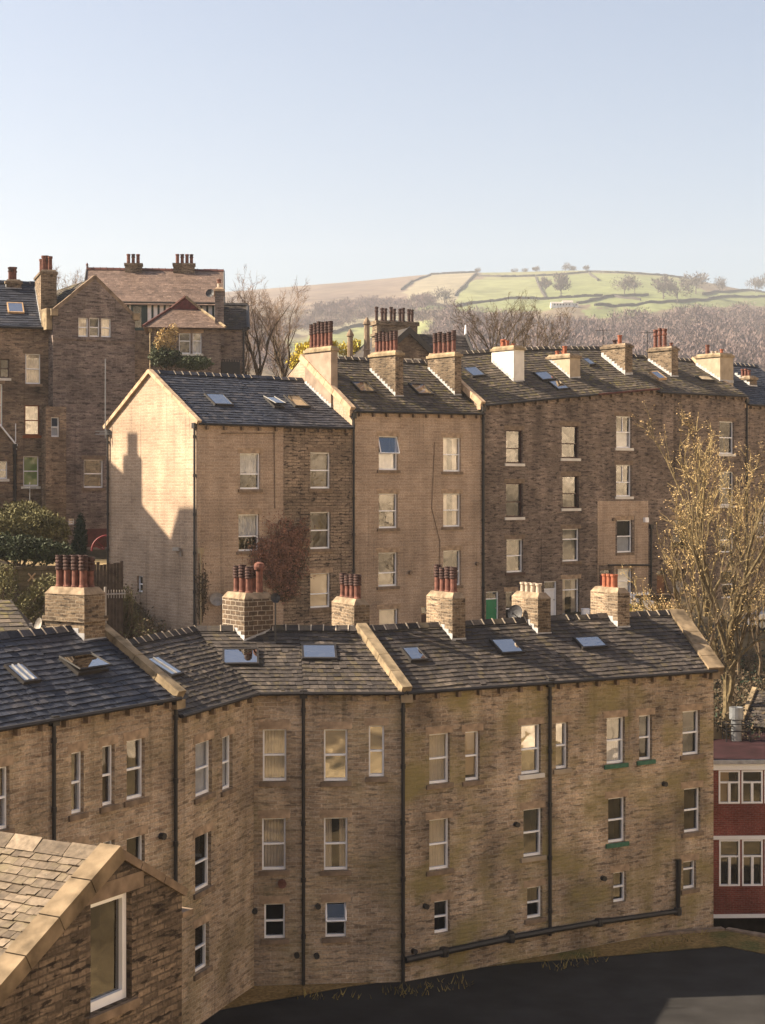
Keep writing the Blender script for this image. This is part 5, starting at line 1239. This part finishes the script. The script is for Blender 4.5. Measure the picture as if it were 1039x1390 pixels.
wm, n, l, b = newmat('distant_wood', .95, .05)
at_ = n.new('ShaderNodeAttribute'); at_.attribute_name = 'tone'
l.new(mixn(n, l, (.135, .10, .10), (.185, .138, .128), at_.outputs['Fac']), b.inputs['Base Color'])
wo = mb.build('distant_wood', wm, origin=(0, 0, 0)); tag(wo, 'brownish purple leafless wood covering the lower far hillside', 'wood', None, 'stuff')
# single trees on the hill
HT = [(740, 398, 26, 16, 'small tree beside the short field wall on the far slope'), (762, 403, 34, 24, 'two-armed wide tree above the white farmhouse'), (848, 400, 26, 30, 'rounded tree clump in the middle of the far green field'), (862, 398, 22, 22, 'smaller tree on the right side of the mid-field clump'),
      (901, 406, 34, 26, 'tall airy tree left of the big hill clump'), (920, 410, 30, 32, 'dark broad tree at the front of the big hill clump'), (945, 400, 34, 34, 'large tree at the back right of the big hill clump'), (981, 396, 20, 22, 'round tree standing alone near the right of the skyline'),
      (1026, 397, 22, 24, 'tree on the skyline at the right photo edge'), (1042, 398, 28, 20, 'tallest skyline tree cut by the right photo edge'), (699, 369, 8, 10, 'tiny tree on the skyline, leftmost of the hilltop row'), (713, 369, 8, 10, 'tiny tree on the skyline beside the hilltop row'),
      (728, 368, 12, 10, 'small round skyline tree above the short field wall'), (768, 367.5, 13, 18, 'widest tree on the far hilltop skyline'), (779, 367.5, 10, 10, 'low skyline tree touching the widest hilltop one'), (798, 367.5, 10, 12, 'lone skyline tree right of the widest hilltop one'), (649, 371, 10, 9, 'small skyline tree at the corner of the straw field'), (604, 414, 24, 30, 'pale bare tree under the straw field behind the big chimney')]
for (px, py, hp, wp, lab) in HT:
    c = hill_pt(px, py) if py > 372 else V((rr(px) * 1895, 1895, hill_z(px, 1880) - .5)); s_ = c.y / F; h, wd = hp * s_, wp * s_ * 1.15
    t = thing('hill_tree', lab, 'tree', c, 'scattered trees on the far hill')
    mb = MB(); mb.tube([c - V((0, 0, 1)), c + V((0, 0, h * .5))], [h * .03, h * .015], 5)
    for _ in range(9): d = V((R2.uniform(-1, 1), R2.uniform(-1, 1), R2.uniform(.5, 1.4))).normalized(); a = c + V((0, 0, h * R2.uniform(.2, .42))); mb.tube([a, a + d * h * .4], [h * .014, h * .005], 4)
    mb.build('trunk', 'fieldtwig', t)
    mb = MB()
    for tri in crownball(h, wd, 700, R2, h * .11): mb.add([c + p for p in tri], [(0, 1, 2)])
    mb.build('crown', 'fieldtwig', t)
def grow(limb, twig, p, d, L, r, depth, rnd, spread=.55, upb=.25, maxd=4, kids=(3, 5), tips=None, wig=.16, minr=.02, bare=.25, twn=5, twl=.5):
    n_ = 4; pts = [V(p)]; q = V(p); dd = V(d).normalized(); dirs = []
    for i in range(n_):
        dd = (dd + V((rnd.gauss(0, wig), rnd.gauss(0, wig), rnd.gauss(0, wig) + upb * .25))).normalized(); q = q + dd * L / n_; pts.append(q.copy()); dirs.append(dd.copy())
    rad = [lerp(r, r * .45, i / n_) for i in range(n_ + 1)]
    if r > minr: limb.tube(pts, rad, 6 if r > .08 else 4, cap=False)
    else:
        for a, b_ in zip(pts, pts[1:]): ribbon(twig, a, b_, max(.011, r * .9))
    if depth >= maxd:
        for k in range(twn):
            t = rnd.uniform(.2, 1); i = min(n_ - 1, int(t * n_)); a = lerp(pts[i], pts[i + 1], t * n_ - i)
            v = (dirs[i] + V((rnd.gauss(0, .6), rnd.gauss(0, .6), rnd.gauss(.1, .5)))).normalized() * twl * rnd.uniform(.5, 1.3); ribbon(twig, a, a + v, .010)
            if tips is not None: tips.append((a + v, v)); tips.append((a + v * .6, v))
        if tips is not None: tips.append((pts[-1], dd))
        return
    k = rnd.randint(*kids)
    for j in range(k):
        t = lerp(bare, 1.0, (j + rnd.uniform(.2, .9)) / k); t = min(.999, t); i = int(t * n_); a = lerp(pts[i], pts[i + 1], t * n_ - i)
        sd = V((rnd.gauss(0, 1), rnd.gauss(0, 1), rnd.gauss(0, .35))); sd = (sd - dirs[i] * sd.dot(dirs[i])).normalized()
        nd = (dirs[i] + sd * spread * rnd.uniform(.6, 1.4) + V((0, 0, upb))).normalized()
        grow(limb, twig, a, nd, L * rnd.uniform(.52, .78) * (1 - .25 * t), lerp(r, r * .45, t) * rnd.uniform(.5, .7), depth + 1, rnd, spread, upb, maxd, kids, tips, wig, minr, .12, twn, twl)
    grow(limb, twig, pts[-1], dd, L * .6, r * .45, depth + 1, rnd, spread, upb, maxd, kids, tips, wig, minr, .12, twn, twl)
def tree(name, label, base, stems, seed, bark='bark', twigm='twig', bud=None, budsize=.06, budp=.8, group=None, **kw):
    rnd = random.Random(seed); t = thing(name, label, 'tree', base, group); limb, twig = MB(), MB(); tips = [] if bud else None
    for (p, d, L, r) in stems: grow(limb, twig, V(base) + V(p), V(d), L, r, 1, rnd, tips=tips, **kw)
    limb.build('trunk', bark, t); twig.build('crown', twigm, t)
    if bud:
        mb = MB()
        for (p, v) in tips:
            if rnd.random() > budp: continue
            for _ in range(3):
                c = p + V((rnd.gauss(0, .06), rnd.gauss(0, .06), rnd.gauss(0, .06))); a = V((rnd.gauss(0, 1), rnd.gauss(0, 1), rnd.gauss(0, 1))).normalized() * budsize * rnd.uniform(.6, 1.3); b = a.orthogonal().normalized() * budsize * rnd.uniform(.4, .8)
                mb.add([c - a, c + b, c + a, c - b], [(0, 1, 2, 3)])
        mb.build('buds', bud, t)
    return t
GA = 'bare trees behind the roofs'
# big golden tree in front of the rear terrace and its thinner neighbour
bA = at(984, 1000, 71.0); bA.z = ground_h(bA.x, bA.y) - .2
tree('budding_tree', 'larger golden budding tree with the thick pale trunk at the right', bA,
     [((0.00, 0.00, 0.00), (.05, .05, 1), 4.79, 0.243), ((0.12, 0.00, 3.68), (-.38, .1, 1), 4.71, 0.117), ((0.16, 0.04, 4.00), (.10, -.1, 1), 5.47, 0.117), ((0.16, 0.00, 4.24), (.5, .1, 1), 5.17, 0.108), ((0.08, 0.00, 2.72), (.8, .1, .8), 3.80, 0.081), ((0.08, 0.00, 4.64), (-.1, .2, 1), 5.70, 0.099), ((0.00, 0.00, 3.04), (-.75, -.2, .55), 3.34, 0.063)], 21,
     'barkpale', 'goldtwig', 'bud', .036, .55, 'budding trees by the street', spread=.45, upb=.34, maxd=3, kids=(4, 5), minr=.02, twn=6, twl=.5)
bB = at(956, 1000, 74.0); bB.z = ground_h(bB.x, bB.y) - .2
tree('budding_tree', 'thinner golden budding tree rising behind the end roof of the front row', bB,
     [((0.00, 0.00, 0.00), (.03, .03, 1), 5.17, 0.180), ((0.08, 0.00, 4.32), (-.30, .1, 1), 4.86, 0.099), ((0.12, 0.04, 4.72), (.03, -.1, 1), 5.32, 0.099), ((0.12, 0.00, 4.48), (.32, .1, 1), 4.56, 0.081), ((0.08, 0.00, 3.68), (-.55, 0, .9), 3.30, 0.064), ((0.08, 0.00, 3.20), (-.7, .2, .35), 2.10, 0.045)], 33,
     'barkpale', 'goldtwig', 'bud', .036, .55, 'budding trees by the street', spread=.45, upb=.34, maxd=3, kids=(4, 5), minr=.02, twn=6, twl=.5)
for i, (px, yb, Y, h, lab) in enumerate(((960, 985, 70, 8, 'slim straight sapling trunk left of the thick pale trunk'), (1004, 900, 80, 10, 'leaning bare tree in the shade behind the thick pale trunk'), (1030, 900, 80, 9, 'bare shaded tree beside the parked silver car'))):
    p = at(px, yb, Y); p.z = ground_h(p.x, p.y) - .2; tree('sapling', lab, p, [((0, 0, 0), (.05 * (i - 1), 0, 1), h * .55, .10), ((0, 0, h * .4), (.3, 0, 1), h * .4, .05)], 50 + i, 'bark', 'bark', None, spread=.6, upb=.2, maxd=3, kids=(3, 5))
# bare trees beyond the roofs
def bare(px, yb, yt, Y, lab, seed, n_=4, sp=.5, tm='twig', wid=.28, md=4, kids=(3, 4)):
    p = at(px, yb, Y); hh = (yb - yt) * Y / F; rnd = random.Random(seed); st = [((0, 0, 0), (0, 0, 1), hh * .33, hh * .018)]
    for k in range(n_): a = 6.28 * k / n_ + rnd.random(); st.append(((0, 0, hh * rnd.uniform(.18, .32)), (math.cos(a) * wid, math.sin(a) * wid, 1), hh * .42, hh * .011))
    tree('bare_tree', lab, p, st, seed, 'bark', tm, None, group=GA, spread=sp, upb=.22, maxd=md, kids=kids, minr=.03, twn=4, twl=hh * .05)
bare(672, 530, 404, 135, 'broad fan-shaped bare tree behind the skylight roof', 3, 6, .55, wid=.5)
bare(735, 530, 418, 138, 'narrower bare tree right of the broad fan-shaped one', 4, 4, .5, wid=.35)
bare(705, 530, 425, 150, 'short bare tree between two larger bare ones', 14, 4, .5, wid=.35)
bare(352, 560, 392, 118, 'pinkish bare tree beside the dark annex', 5, 5, .45, 'twigpink', .3)
bare(385, 560, 402, 122, 'pinkish bare tree left of the grey chimney', 6, 5, .45, 'twigpink', .32)
bare(330, 560, 410, 130, 'pinkish bare tree partly hidden by the annex', 16, 4, .45, 'twigpink', .3)
bare(88, 470, 365, 150, 'thin bare tree showing between the tall chimney and gable', 7, 4, .4, 'twigpink', .3)
# willow
def bush(name, label, cat, blobs, n_, leaf, mat, stemmat='bark', part='crown', seed=1, group=None, drop=0.0, stems=6, twm=None):
    rnd = random.Random(seed); lo = min(c.z - r.z for c, r in blobs); c0 = blobs[0][0]; root = thing(name, label, cat, V((c0.x, c0.y, lo)), group)
    mb = MB(); vol = [r.x * r.y * r.z for _, r in blobs]
    for i in range(n_):
        c, r = rnd.choices(blobs, vol)[0]; d = V((rnd.gauss(0, 1), rnd.gauss(0, 1), rnd.gauss(0, 1))).normalized(); k = rnd.uniform(.1, 1) ** .4
        k *= 1 + .35 * noise.noise(V((d.x * 2.2 + c.x, d.y * 2.2 + c.y, d.z * 2.2)))
        p = c + V((d.x * r.x, d.y * r.y, d.z * r.z)) * k; a = V((rnd.gauss(0, 1), rnd.gauss(0, 1), rnd.gauss(0, 1) - drop)).normalized() * leaf * rnd.uniform(.5, 1.3); b = a.cross(V((rnd.gauss(0, 1), rnd.gauss(0, 1), rnd.gauss(0, 1)))).normalized() * leaf * rnd.uniform(.3, .6)
        mb.add([p - a, p + b, p + a, p - b], [(0, 1, 2, 3)])
    mb.build(part, mat, root)
    mb = MB()
    for k in range(stems):
        c, r = rnd.choice(blobs); e = c + V((rnd.uniform(-1, 1) * r.x, rnd.uniform(-1, 1) * r.y, rnd.uniform(-.2, .9) * r.z)); s_ = V((c0.x + rnd.uniform(-.3, .3), c0.y + rnd.uniform(-.3, .3), lo - .3)); m = lerp(s_, e, .5) + V((rnd.uniform(-.2, .2), 0, .1)); mb.tube([s_, m, e], [.05, .035, .012], 5)
    mb.build('stems', twm or stemmat, root)
    return root
def bl(px, py, Y, rx, rz, ry=None): return (at(px, py, Y), V((rx * Y / F, (ry or rx) * Y / F, rz * Y / F)))
bush('willow', 'yellow-green willow catching the sun behind the grey chimney', 'tree', [bl(416, 480, 125, 16, 16), bl(404, 492, 125, 14, 12), bl(428, 468, 125, 10, 12), bl(446, 474, 128, 14, 14)], 2600, .16, 'willow', seed=3, drop=1.2)
bush('willow', 'pale yellow bush showing between the two stone pinnacles', 'tree', [bl(480, 478, 128, 12, 20), bl(466, 474, 128, 8, 10)], 900, .15, 'willow', seed=4, drop=1.0)
# shrubs on the left slope
GS = 'shrubs on the bank at the left'
bush('shrub', 'large olive shrub on the bank below the green-blind window', 'shrub', [bl(30, 700, 72, 34, 20), bl(55, 712, 71, 32, 22), bl(12, 718, 70, 26, 24), bl(78, 722, 72, 20, 20)], 9000, .085, 'leafolive', seed=5, group=GS, stems=14)
bush('shrub', 'dark green shrub lower on the bank above the rubble wall', 'shrub', [bl(28, 745, 68, 34, 18), bl(60, 748, 68, 26, 18), bl(0, 742, 68, 22, 20), bl(85, 752, 68, 16, 16)], 7000, .085, 'leafdark', seed=6, group=GS, stems=10)
bush('shrub', 'brown straggly shrub around the small slate roof', 'shrub', [bl(8, 790, 62, 18, 30), bl(70, 800, 62, 30, 22), bl(110, 830, 62, 22, 30), bl(40, 820, 62, 26, 22)], 4200, .07, 'leafolive', seed=7, group=GS, stems=16)
bush('conifer', 'narrow dark conifer beside the red hoop', 'tree', [bl(109, 735, 76, 9, 34), bl(106, 752, 76, 12, 22), bl(110, 712, 76, 6, 16)], 4500, .07, 'conifer', seed=8)
bush('climbing_bush', 'dark evergreen hedge under the bay wing window', 'shrub', [bl(225, 485, 105.5, 22, 14), bl(262, 492, 105.5, 26, 10), bl(212, 478, 105.5, 8, 16)], 4500, .10, 'leafdark', seed=9)
bush('climbing_bush', 'golden blossoming climber on the bay wing wall', 'shrub', [bl(225, 462, 105.2, 16, 16, 4), bl(236, 450, 105.2, 8, 12, 3)], 1300, .075, 'goldleaf', seed=10)
bush('bramble', 'tangled brown bramble at the foot of the sunlit gable', 'shrub', [bl(165, 825, 68, 18, 34), bl(180, 850, 68, 16, 22), bl(158, 795, 68, 8, 24)], 1800, .06, 'leafolive', seed=12, stems=60, twm='bark')
# ivy on the rear terrace
def ivy(label, fac, blobs, n_, seed, leaf=.06, mat='ivy', stems=20, root_px=None):
    rnd = random.Random(seed); c0 = blobs[0]; root = thing('ivy', label, 'climber', fac.pt(fac.u(c0[0]), fac.z(c0[0], c0[1] + c0[3])))
    mb = MB(); st = MB()
    wts = [b_[2] * b_[3] for b_ in blobs]
    for i in range(n_):
        x, y, rx, ry = rnd.choices(blobs, wts)[0]; a = rnd.uniform(0, 6.28); k = rnd.random() ** .62 * (1 + .25 * math.sin(a * 5 + x) + .2 * math.sin(a * 11)) * (1.35 if rnd.random() < .15 else 1); px, py = x + rx * k * math.cos(a), y + ry * k * math.sin(a)
        p = fac.pt(fac.u(px), fac.z(px, py), -rnd.uniform(.03, .40) * (1.15 - .6 * min(1, k))); A = V((rnd.gauss(0, 1), rnd.gauss(0, 1), rnd.gauss(0, 1) - .5)).normalized() * leaf * rnd.uniform(.6, 1.5); B = A.cross(V((rnd.gauss(0, 1), rnd.gauss(0, 1), rnd.gauss(0, 1)))).normalized() * leaf * .6
        mb.add([p - A, p + B, p + A, p - B], [(0, 1, 2, 3)])
    mb.build('foliage', mat, root)
    for i in range(stems):
        x, y, rx, ry = rnd.choice(blobs); a = rnd.uniform(0, 6.28); P = []
        sx, sy = root_px or (x, y + ry)
        for t in (0, .33, .66, 1): px = lerp(sx, x + rx * 1.15 * math.cos(a), t) + rnd.uniform(-2, 2); py = lerp(sy, y + ry * 1.15 * math.sin(a), t) + rnd.uniform(-2, 2); P.append(fac.pt(fac.u(px), fac.z(px, py), -.05))
        st.tube(P, [.022, .018, .014, .008], 4)
    st.build('stems', 'bark', root); return root
ivy('dense reddish-brown ivy spreading between two houses of the rear terrace', fR, [(382, 745, 33, 34), (372, 775, 34, 26), (395, 730, 22, 26), (355, 750, 16, 18), (388, 795, 18, 18)], 8000, 3, leaf=.05, root_px=(385, 815), stems=110)
ivy('thin bare vine climbing beside the gable drainpipe', fR, [(273, 800, 7, 34)], 260, 4, stems=26, root_px=(272, 845), mat='bark')
# ================================================================ bits on the left slope
fRW = fac_at(5, 67.0, 10)
mb = MB(); a, b = fRW.u(-20), fRW.u(78); zt = fRW.z(40, 772); mb.box(fRW.pt(a, H(-9), 0), fRW.e * (b - a), fRW.d * .4, V((0, 0, zt - H(-9)))); rw = thing('retaining_wall', 'shaded rubble retaining wall with a wooden cross brace at the left', 'wall', fRW.pt(0, H(-9)))
mb.build('wall', 'rubble', rw)
mb = MB(); ca_, cb2 = (fRW.pt(fRW.u(38), fRW.z(43, 789), -.05), fRW.pt(fRW.u(48), fRW.z(43, 778), -.05)); cc, cd = fRW.pt(fRW.u(38.5), fRW.z(43, 778), -.08), fRW.pt(fRW.u(48), fRW.z(43, 789), -.08); mb.tube([ca_, cb2], .035, 4); mb.tube([cc, cd], .035, 4)
mb.build('cross_brace', 'woodlight', rw)
mb = MB(); copingrun(mb, fRW.pt(a, zt + .02, .2), fRW.pt(b, zt + .02, .2), .5, .08, .02); mb.build('coping', 'rubble', rw)
fF = fac_at(128, 66.0, 30); fn = thing('plank_fence', 'dark vertical plank fence at the foot of the sunlit gable', 'fence', fF.pt(0, H(-7)))
mb = MB(); x = fF.u(122)
while x < fF.u(166):
    z1 = fF.z(140, 765) + R.uniform(-.1, .1); bar(mb, fF, x, x + .13, H(-7.5), z1, 0, .03); x += .145
mb.build('planks', 'wooddark', fn)
mb = MB(); bar(mb, fF, fF.u(122), fF.u(166), H(-4.6), H(-4.48), .03, .08); bar(mb, fF, fF.u(122), fF.u(166), H(-6), H(-5.9), .03, .08); mb.build('rail', 'wooddark', fn)
c = at(146, 748, 84); mb = MB(); rad = .8
mb.tube([c + V((rad * math.cos(t), .1 * math.cos(t), rad * math.sin(t))) for t in [math.pi * k / 14 for k in range(0, 15)]], .055, 7)
for t in (2.4, 2.75): mb.tube([c + V((.2 * math.cos(t), 0, .2 * math.sin(t))), c + V((rad * math.cos(t), 0, rad * math.sin(t)))], .03, 5)
rh = thing('hoop_gate', 'red half-round hoop beside the corner drainpipe of the sunlit gable', 'gate', c + V((0, 0, -.1))); mb.build('hoop', 'red', rh)
mb = MB(); mb.box(c + V((-1.15, .25, .2)), (1.9, 0, 0), (0, .06, 0), (0, 0, .95)); mb.build('board', 'redgutter', rh)
# small slate roof bottom left
fL = fac_at(47, 57.0, 12)
sh = thing('slate_outhouse', 'small slate-roofed outhouse at the left behind the front row', 'outhouse', fL.pt(-4, H(-10)))
zl = fL.z(20, 866); zt = fL.z(10, 816, 2.6)
mb = MB(); mb.box(fL.pt(-7, H(-12), .1), fL.e * 6.9, fL.d * 4.4, V((0, 0, zl - H(-12) - .05))); mb.build('wall', 'brown', sh)
mb = MB(); slates(mb, fL.pt(-7, zl), fL.pt(0, zl), fL.pt(-7, zt, 2.6), fL.pt(fL.u(15, 2.6), zt, 2.6), course=.3, wid=.42); mb.quad(fL.pt(-7, zl, 4.8), fL.pt(0, zl, 4.8), fL.pt(fL.u(15, 2.6), zt, 2.6), fL.pt(-7, zt, 2.6)); mb.add([fL.pt(0, zl), fL.pt(0, zl, 4.8), fL.pt(fL.u(15, 2.6), zt, 2.6)], [(0, 1, 2)]); mb.build('roof', 'slatebrown', sh)
# aerial, pole, stump behind the front chimneys
p = f12.pt(f12.u(143, 3.6), rL - .6, 3.6); p = at(143, 812, 50.5); mb = MB(); mb.tube([V((p.x, p.y, rL - .5)), p + V((0, 0, .35))], .04, 6); t = p + V((.02, 0, .12)); mb.tube([t, t + V((.62, 0, .02))], .025, 5)
for k in range(7): mb.tube([t + V((.08 + k * .085, 0, -.12)), t + V((.08 + k * .085, 0, .14))], .012, 4)
mb.build('aerial', 'dish', hB)
dish(hB, at(52, 848, 47.0), (-.75, -.6, .3), .21, 'dish')
dish(hD, at(374, 812, 53.5), (.4, -.85, .3), .17, 'dishdark'); mb = MB(); q_ = at(374, 812, 53.6); mb.tube([q_, V((q_.x, q_.y, rM - .3))], .03, 5); mb.build('dish_pole', 'iron', hD)
p0, p1 = at(186, 868, 68), at(163, 828, 68.5); mb = MB(); mb.tube([p0 - V((0, 0, .6)), lerp(p0, p1, .5), p1], [.2, .19, .17], 8); tag(mb.build('leaning_log', 'wood'), 'weathered log leaning at the foot of the sunlit gable', 'log')
# ================================================================ garden in front of the rear terrace (right)
fP = fac_at(856, 86.0, 14)
pf = thing('picket_fence', 'white picket fence in the small garden below the pale wall panel', 'fence', fP.pt(0, H(-7)))
mb = MB(); x = 0
while x < fP.u(882):
    z0 = fP.z(868, 821); mb.prism([fP.pt(x, z0), fP.pt(x + .09, z0), fP.pt(x + .09, z0 + .62), fP.pt(x + .045, z0 + .70), fP.pt(x, z0 + .62)], fP.d * .03); x += .16
for z in (.15, .5): bar(mb, fP, 0, fP.u(882), z0 + z, z0 + z + .06, .03, .06)
mb.build('pickets', 'upvc', pf)
fQ = fac_at(886, 84.0, 14); gw_ = thing('garden_wall', 'low stone garden wall with a red panel behind the end roof', 'wall', fQ.pt(0, H(-9)))
mb = MB(); bar(mb, fQ, -.6, fQ.u(913), H(-10), fQ.z(900, 812), 0, .35); bar(mb, fQ, -.8, fQ.u(915), fQ.z(900, 812) + .003, fQ.z(900, 808), -.06, .42); mb.build('wall', 'rubble', gw_)
mb = MB(); bar(mb, fQ, fQ.u(899), fQ.u(908), fQ.z(903, 842), fQ.z(903, 818), -.05, .02); mb.build('red_panel', 'red', gw_)
mb = MB(); bar(mb, fQ, fQ.u(911), fQ.u(916), H(-9.5), fQ.z(913, 806), -.1, .4); mb.build('gate_post', 'ashlar', gw_)
fU = fac_at(877, 82.0, 8); mb = MB(); z0 = H(-8); bar(mb, fU, 0, fU.u(888), z0, fU.z(882, 818), 0, .4); bar(mb, fU, -.02, fU.u(888) + .02, fU.z(882, 818), fU.z(882, 816), -.02, .42); bar(mb, fU, .05, fU.u(888) - .05, z0 + .2, fU.z(882, 820), -.012, .0)
tag(mb.build('meter_box', 'upvc'), 'white box standing beside the red panel in the garden', 'box')
fU = fac_at(792, 84.0, 8); mb = MB(); bar(mb, fU, 0, fU.u(801), H(-8), fU.z(796, 828), 0, .4); bar(mb, fU, -.02, fU.u(801) + .02, fU.z(796, 828), fU.z(796, 826.5), -.02, .42); bar(mb, fU, .05, fU.u(801) - .05, H(-7.8), fU.z(796, 830), -.012, 0)
tag(mb.build('meter_box', 'upvc'), 'white box beside the chimney with three orange pots', 'box')
mb = MB(); rnd = random.Random(4)
for k in range(70):
    px, py = rnd.uniform(850, 886), rnd.uniform(820, 836); p = at(px, py, 83 + rnd.uniform(-.5, .5)); mb.lathe(p, [(.015, 0), (.05, .03), (.02, .06)], 6)
tag(mb.build('daffodils', 'daff'), 'yellow daffodils flowering in the small garden', 'flowers', None, 'stuff')
bush('flower_bed', 'green leafy flower bed under the daffodils', 'plants', [bl(868, 832, 83.4, 20, 7), bl(880, 838, 83.4, 14, 8)], 1500, .06, 'leafolive', seed=17)
# bank undergrowth, right
def litter(name, label, poly, Ya, Yb, n_, mats, seed, leaf=.10, hmax=.9):
    rnd = random.Random(seed); mb = MB(); k = 0
    while k < n_:
        Y = rnd.uniform(Ya, Yb); x = rnd.uniform(*poly)
        if in_front(x, Y) > -2: continue
        k += 1; z = ground_h(x, Y); p = V((x, Y, z)); v = V((rnd.gauss(0, .5), rnd.gauss(0, .5), 1)).normalized() * hmax * rnd.uniform(.3, 1.2); m = 1 if rnd.random() < .35 else 0
        ribbon(mb, p, p + v, .014, 0)
        for _ in range(3):
            c = p + v * rnd.uniform(.3, 1) + V((rnd.gauss(0, .12), rnd.gauss(0, .12), rnd.gauss(0, .1))); a = V((rnd.gauss(0, 1), rnd.gauss(0, 1), rnd.gauss(0, 1))).normalized() * leaf * rnd.uniform(.4, 1.2); b = a.orthogonal().normalized() * leaf * .5; mb.add([c - a, c + b, c + a, c - b], [(0, 1, 2, 3)], m)
    o = mb.build(name, mats, origin=(0, 0, 0)); tag(o, label, 'undergrowth', None, 'stuff')
litter('undergrowth', 'dark brown scrub and brambles on the bank below the street', (13, 34), 69, 83, 5200, ['bark', 'conifer'], 3)
litter('undergrowth', 'scrub on the left bank behind the front row', (-26, -7), 57, 80, 4200, ['bark', 'leafolive'], 5)
# ================================================================ silver car
cr = at(1014.5, 860, 86.0); gz = ground_h(cr.x + 2, cr.y + .9) + .06
car = thing('parked_car', 'silver car parked nose-left in the shade at the right edge', 'car', V((cr.x, cr.y, gz)))
co = V((cr.x, cr.y, gz)); ex, ey = V((math.cos(.12), math.sin(.12), 0)), V((-math.sin(.12), math.cos(.12), 0)); CP = lambda x, y, z: co + ex * x + ey * y + V((0, 0, z))
prof = [(.05, .32), (0, .55), (.08, .74), (.55, .86), (1.15, .95), (1.75, 1.38), (2.3, 1.47), (3.1, 1.44), (3.8, 1.05), (4.2, .98), (4.28, .6), (4.22, .32)]
mb = MB(); n_ = len(prof); secs = [(0.0, .90), (.10, 1.0), (.85, 1.015), (1.60, 1.0), (1.70, .90)]
for (y, k) in secs:
    for (x, z) in prof: yy = y if z < .97 else lerp(y, .85, .14); mb.v.append(CP(2.1 + (x - 2.1) * (.985 if k < 1 else 1), yy, z * (1 if k >= 1 else .985)))
for j in range(len(secs) - 1):
    for i in range(n_): mb.f.append((j * n_ + i, j * n_ + (i + 1) % n_, (j + 1) * n_ + (i + 1) % n_, (j + 1) * n_ + i)); mb.m.append(0); mb.t.append(.5)
mb.f.append(tuple(range(n_))); mb.m.append(0); mb.t.append(.5); mb.f.append(tuple(range((len(secs) - 1) * n_, len(secs) * n_))); mb.m.append(0); mb.t.append(.5)
cbody = mb.build('body', 'carpaint', car)
mb = MB(); mb.add([CP(1.14, .25, .985), CP(1.14, 1.45, .985), CP(1.72, 1.38, 1.375), CP(1.72, .32, 1.375)], [(0, 1, 2, 3)]); mb.build('windscreen', 'glass', cbody)
mb = MB(); mb.add([CP(1.3, .02, .99), CP(3.6, .02, 1.0), CP(3.1, .1, 1.39), CP(1.8, .1, 1.37)], [(0, 1, 2, 3)]); mb.build('side_window', 'glassdim', cbody)
for y in (.2, 1.3):
    mb = MB(); c = CP(-.01, y + .1, .62); mb.tube([c + ex * .06, c - ex * .02], .11, 12); mb.build('headlight', 'dishdark', cbody)
mb = MB(); mb.box(CP(-.02, .5, .48), ex * .05, ey * .7, V((0, 0, .1))); mb.build('grille', 'iron', cbody)
mb = MB(); mb.box(CP(.0, .04, .34), ex * .06, ey * 1.62, V((0, 0, .1))); mb.build('bumper', 'dishdark', cbody)
wh = None
for x in (.85, 3.4):
    for y in (-.01, 1.53):
        c = CP(x, y + .09, .31)
        if wh is None:
            mb = MB(); mb.tube([c - ey * .09, c + ey * .09], .31, 16); wh = mb.build('wheel', 'tyre', car, origin=c)
            mb = MB(); mb.tube([c - ey * .10, c + ey * .10], .19, 12); rim = mb.build('rim', 'metal', wh, origin=c)
        else: w2_ = dup(wh, c, car); dup(rim, c, w2_)
# ================================================================ house beyond the left photo edge: its roof throws the shadow on the gable
def cast(px, py, t=21.0):
    p = fG.pt(fG.u(px), fG.z(px, py)); return p + SUN * (t / math.cos(EL))
cs_ = [cast(120, 560), cast(146, 622), cast(167, 642), cast(167, 618), cast(173, 616), cast(173, 587), cast(187, 587), cast(187, 617), cast(193, 622), cast(193, 685), cast(231, 731), cast(240, 700), cast(243, 689), cast(262, 689), cast(300, 700)]
bh = thing('left_house', 'stone house just outside the left photo edge, casting its shadow on the gable', 'house', V((cs_[4].x, cs_[4].y, H(-4))))
lo = [V((cs_[-1].x, cs_[-1].y, H(-4))), V((cs_[0].x, cs_[0].y, H(-4)))]
mb = MB(); mb.prism(cs_ + lo, V((AZ.x, AZ.y, 0)) * 3.0); mb.build('wall', 'brownwarm', bh)
mb = MB()
for k in (.2, .7): pot(bh, lerp(cs_[5], cs_[6], k) + V((AZ.x, AZ.y, 0)) * .6 - V((0, 0, .05)), 'roll', .2, cl)
# ================================================================ haze
hz = None
def build_haze(dens):
    mb = MB(); mb.box((-2600, -320, H(-19)), (5200, 0, 0), (0, 2560, 0), (0, 0, 345)); o = mb.build('haze', M['haze']); tag(o, 'thin pale haze over the valley', 'haze', None, 'stuff'); return o
hm = bpy.data.materials.new('haze'); hm.use_nodes = True; n = hm.node_tree.nodes; l = hm.node_tree.links; n.remove(n['Principled BSDF'])
pv = n.new('ShaderNodeVolumePrincipled'); pv.inputs['Color'].default_value = (.93, .95, 1, 1); pv.inputs['Density'].default_value =   .00020; pv.inputs['Anisotropy'].default_value = .2
l.new(pv.outputs[0], n['Material Output'].inputs['Volume']); M['haze'] = hm
HAZE = True
if HAZE: build_haze(.0003)
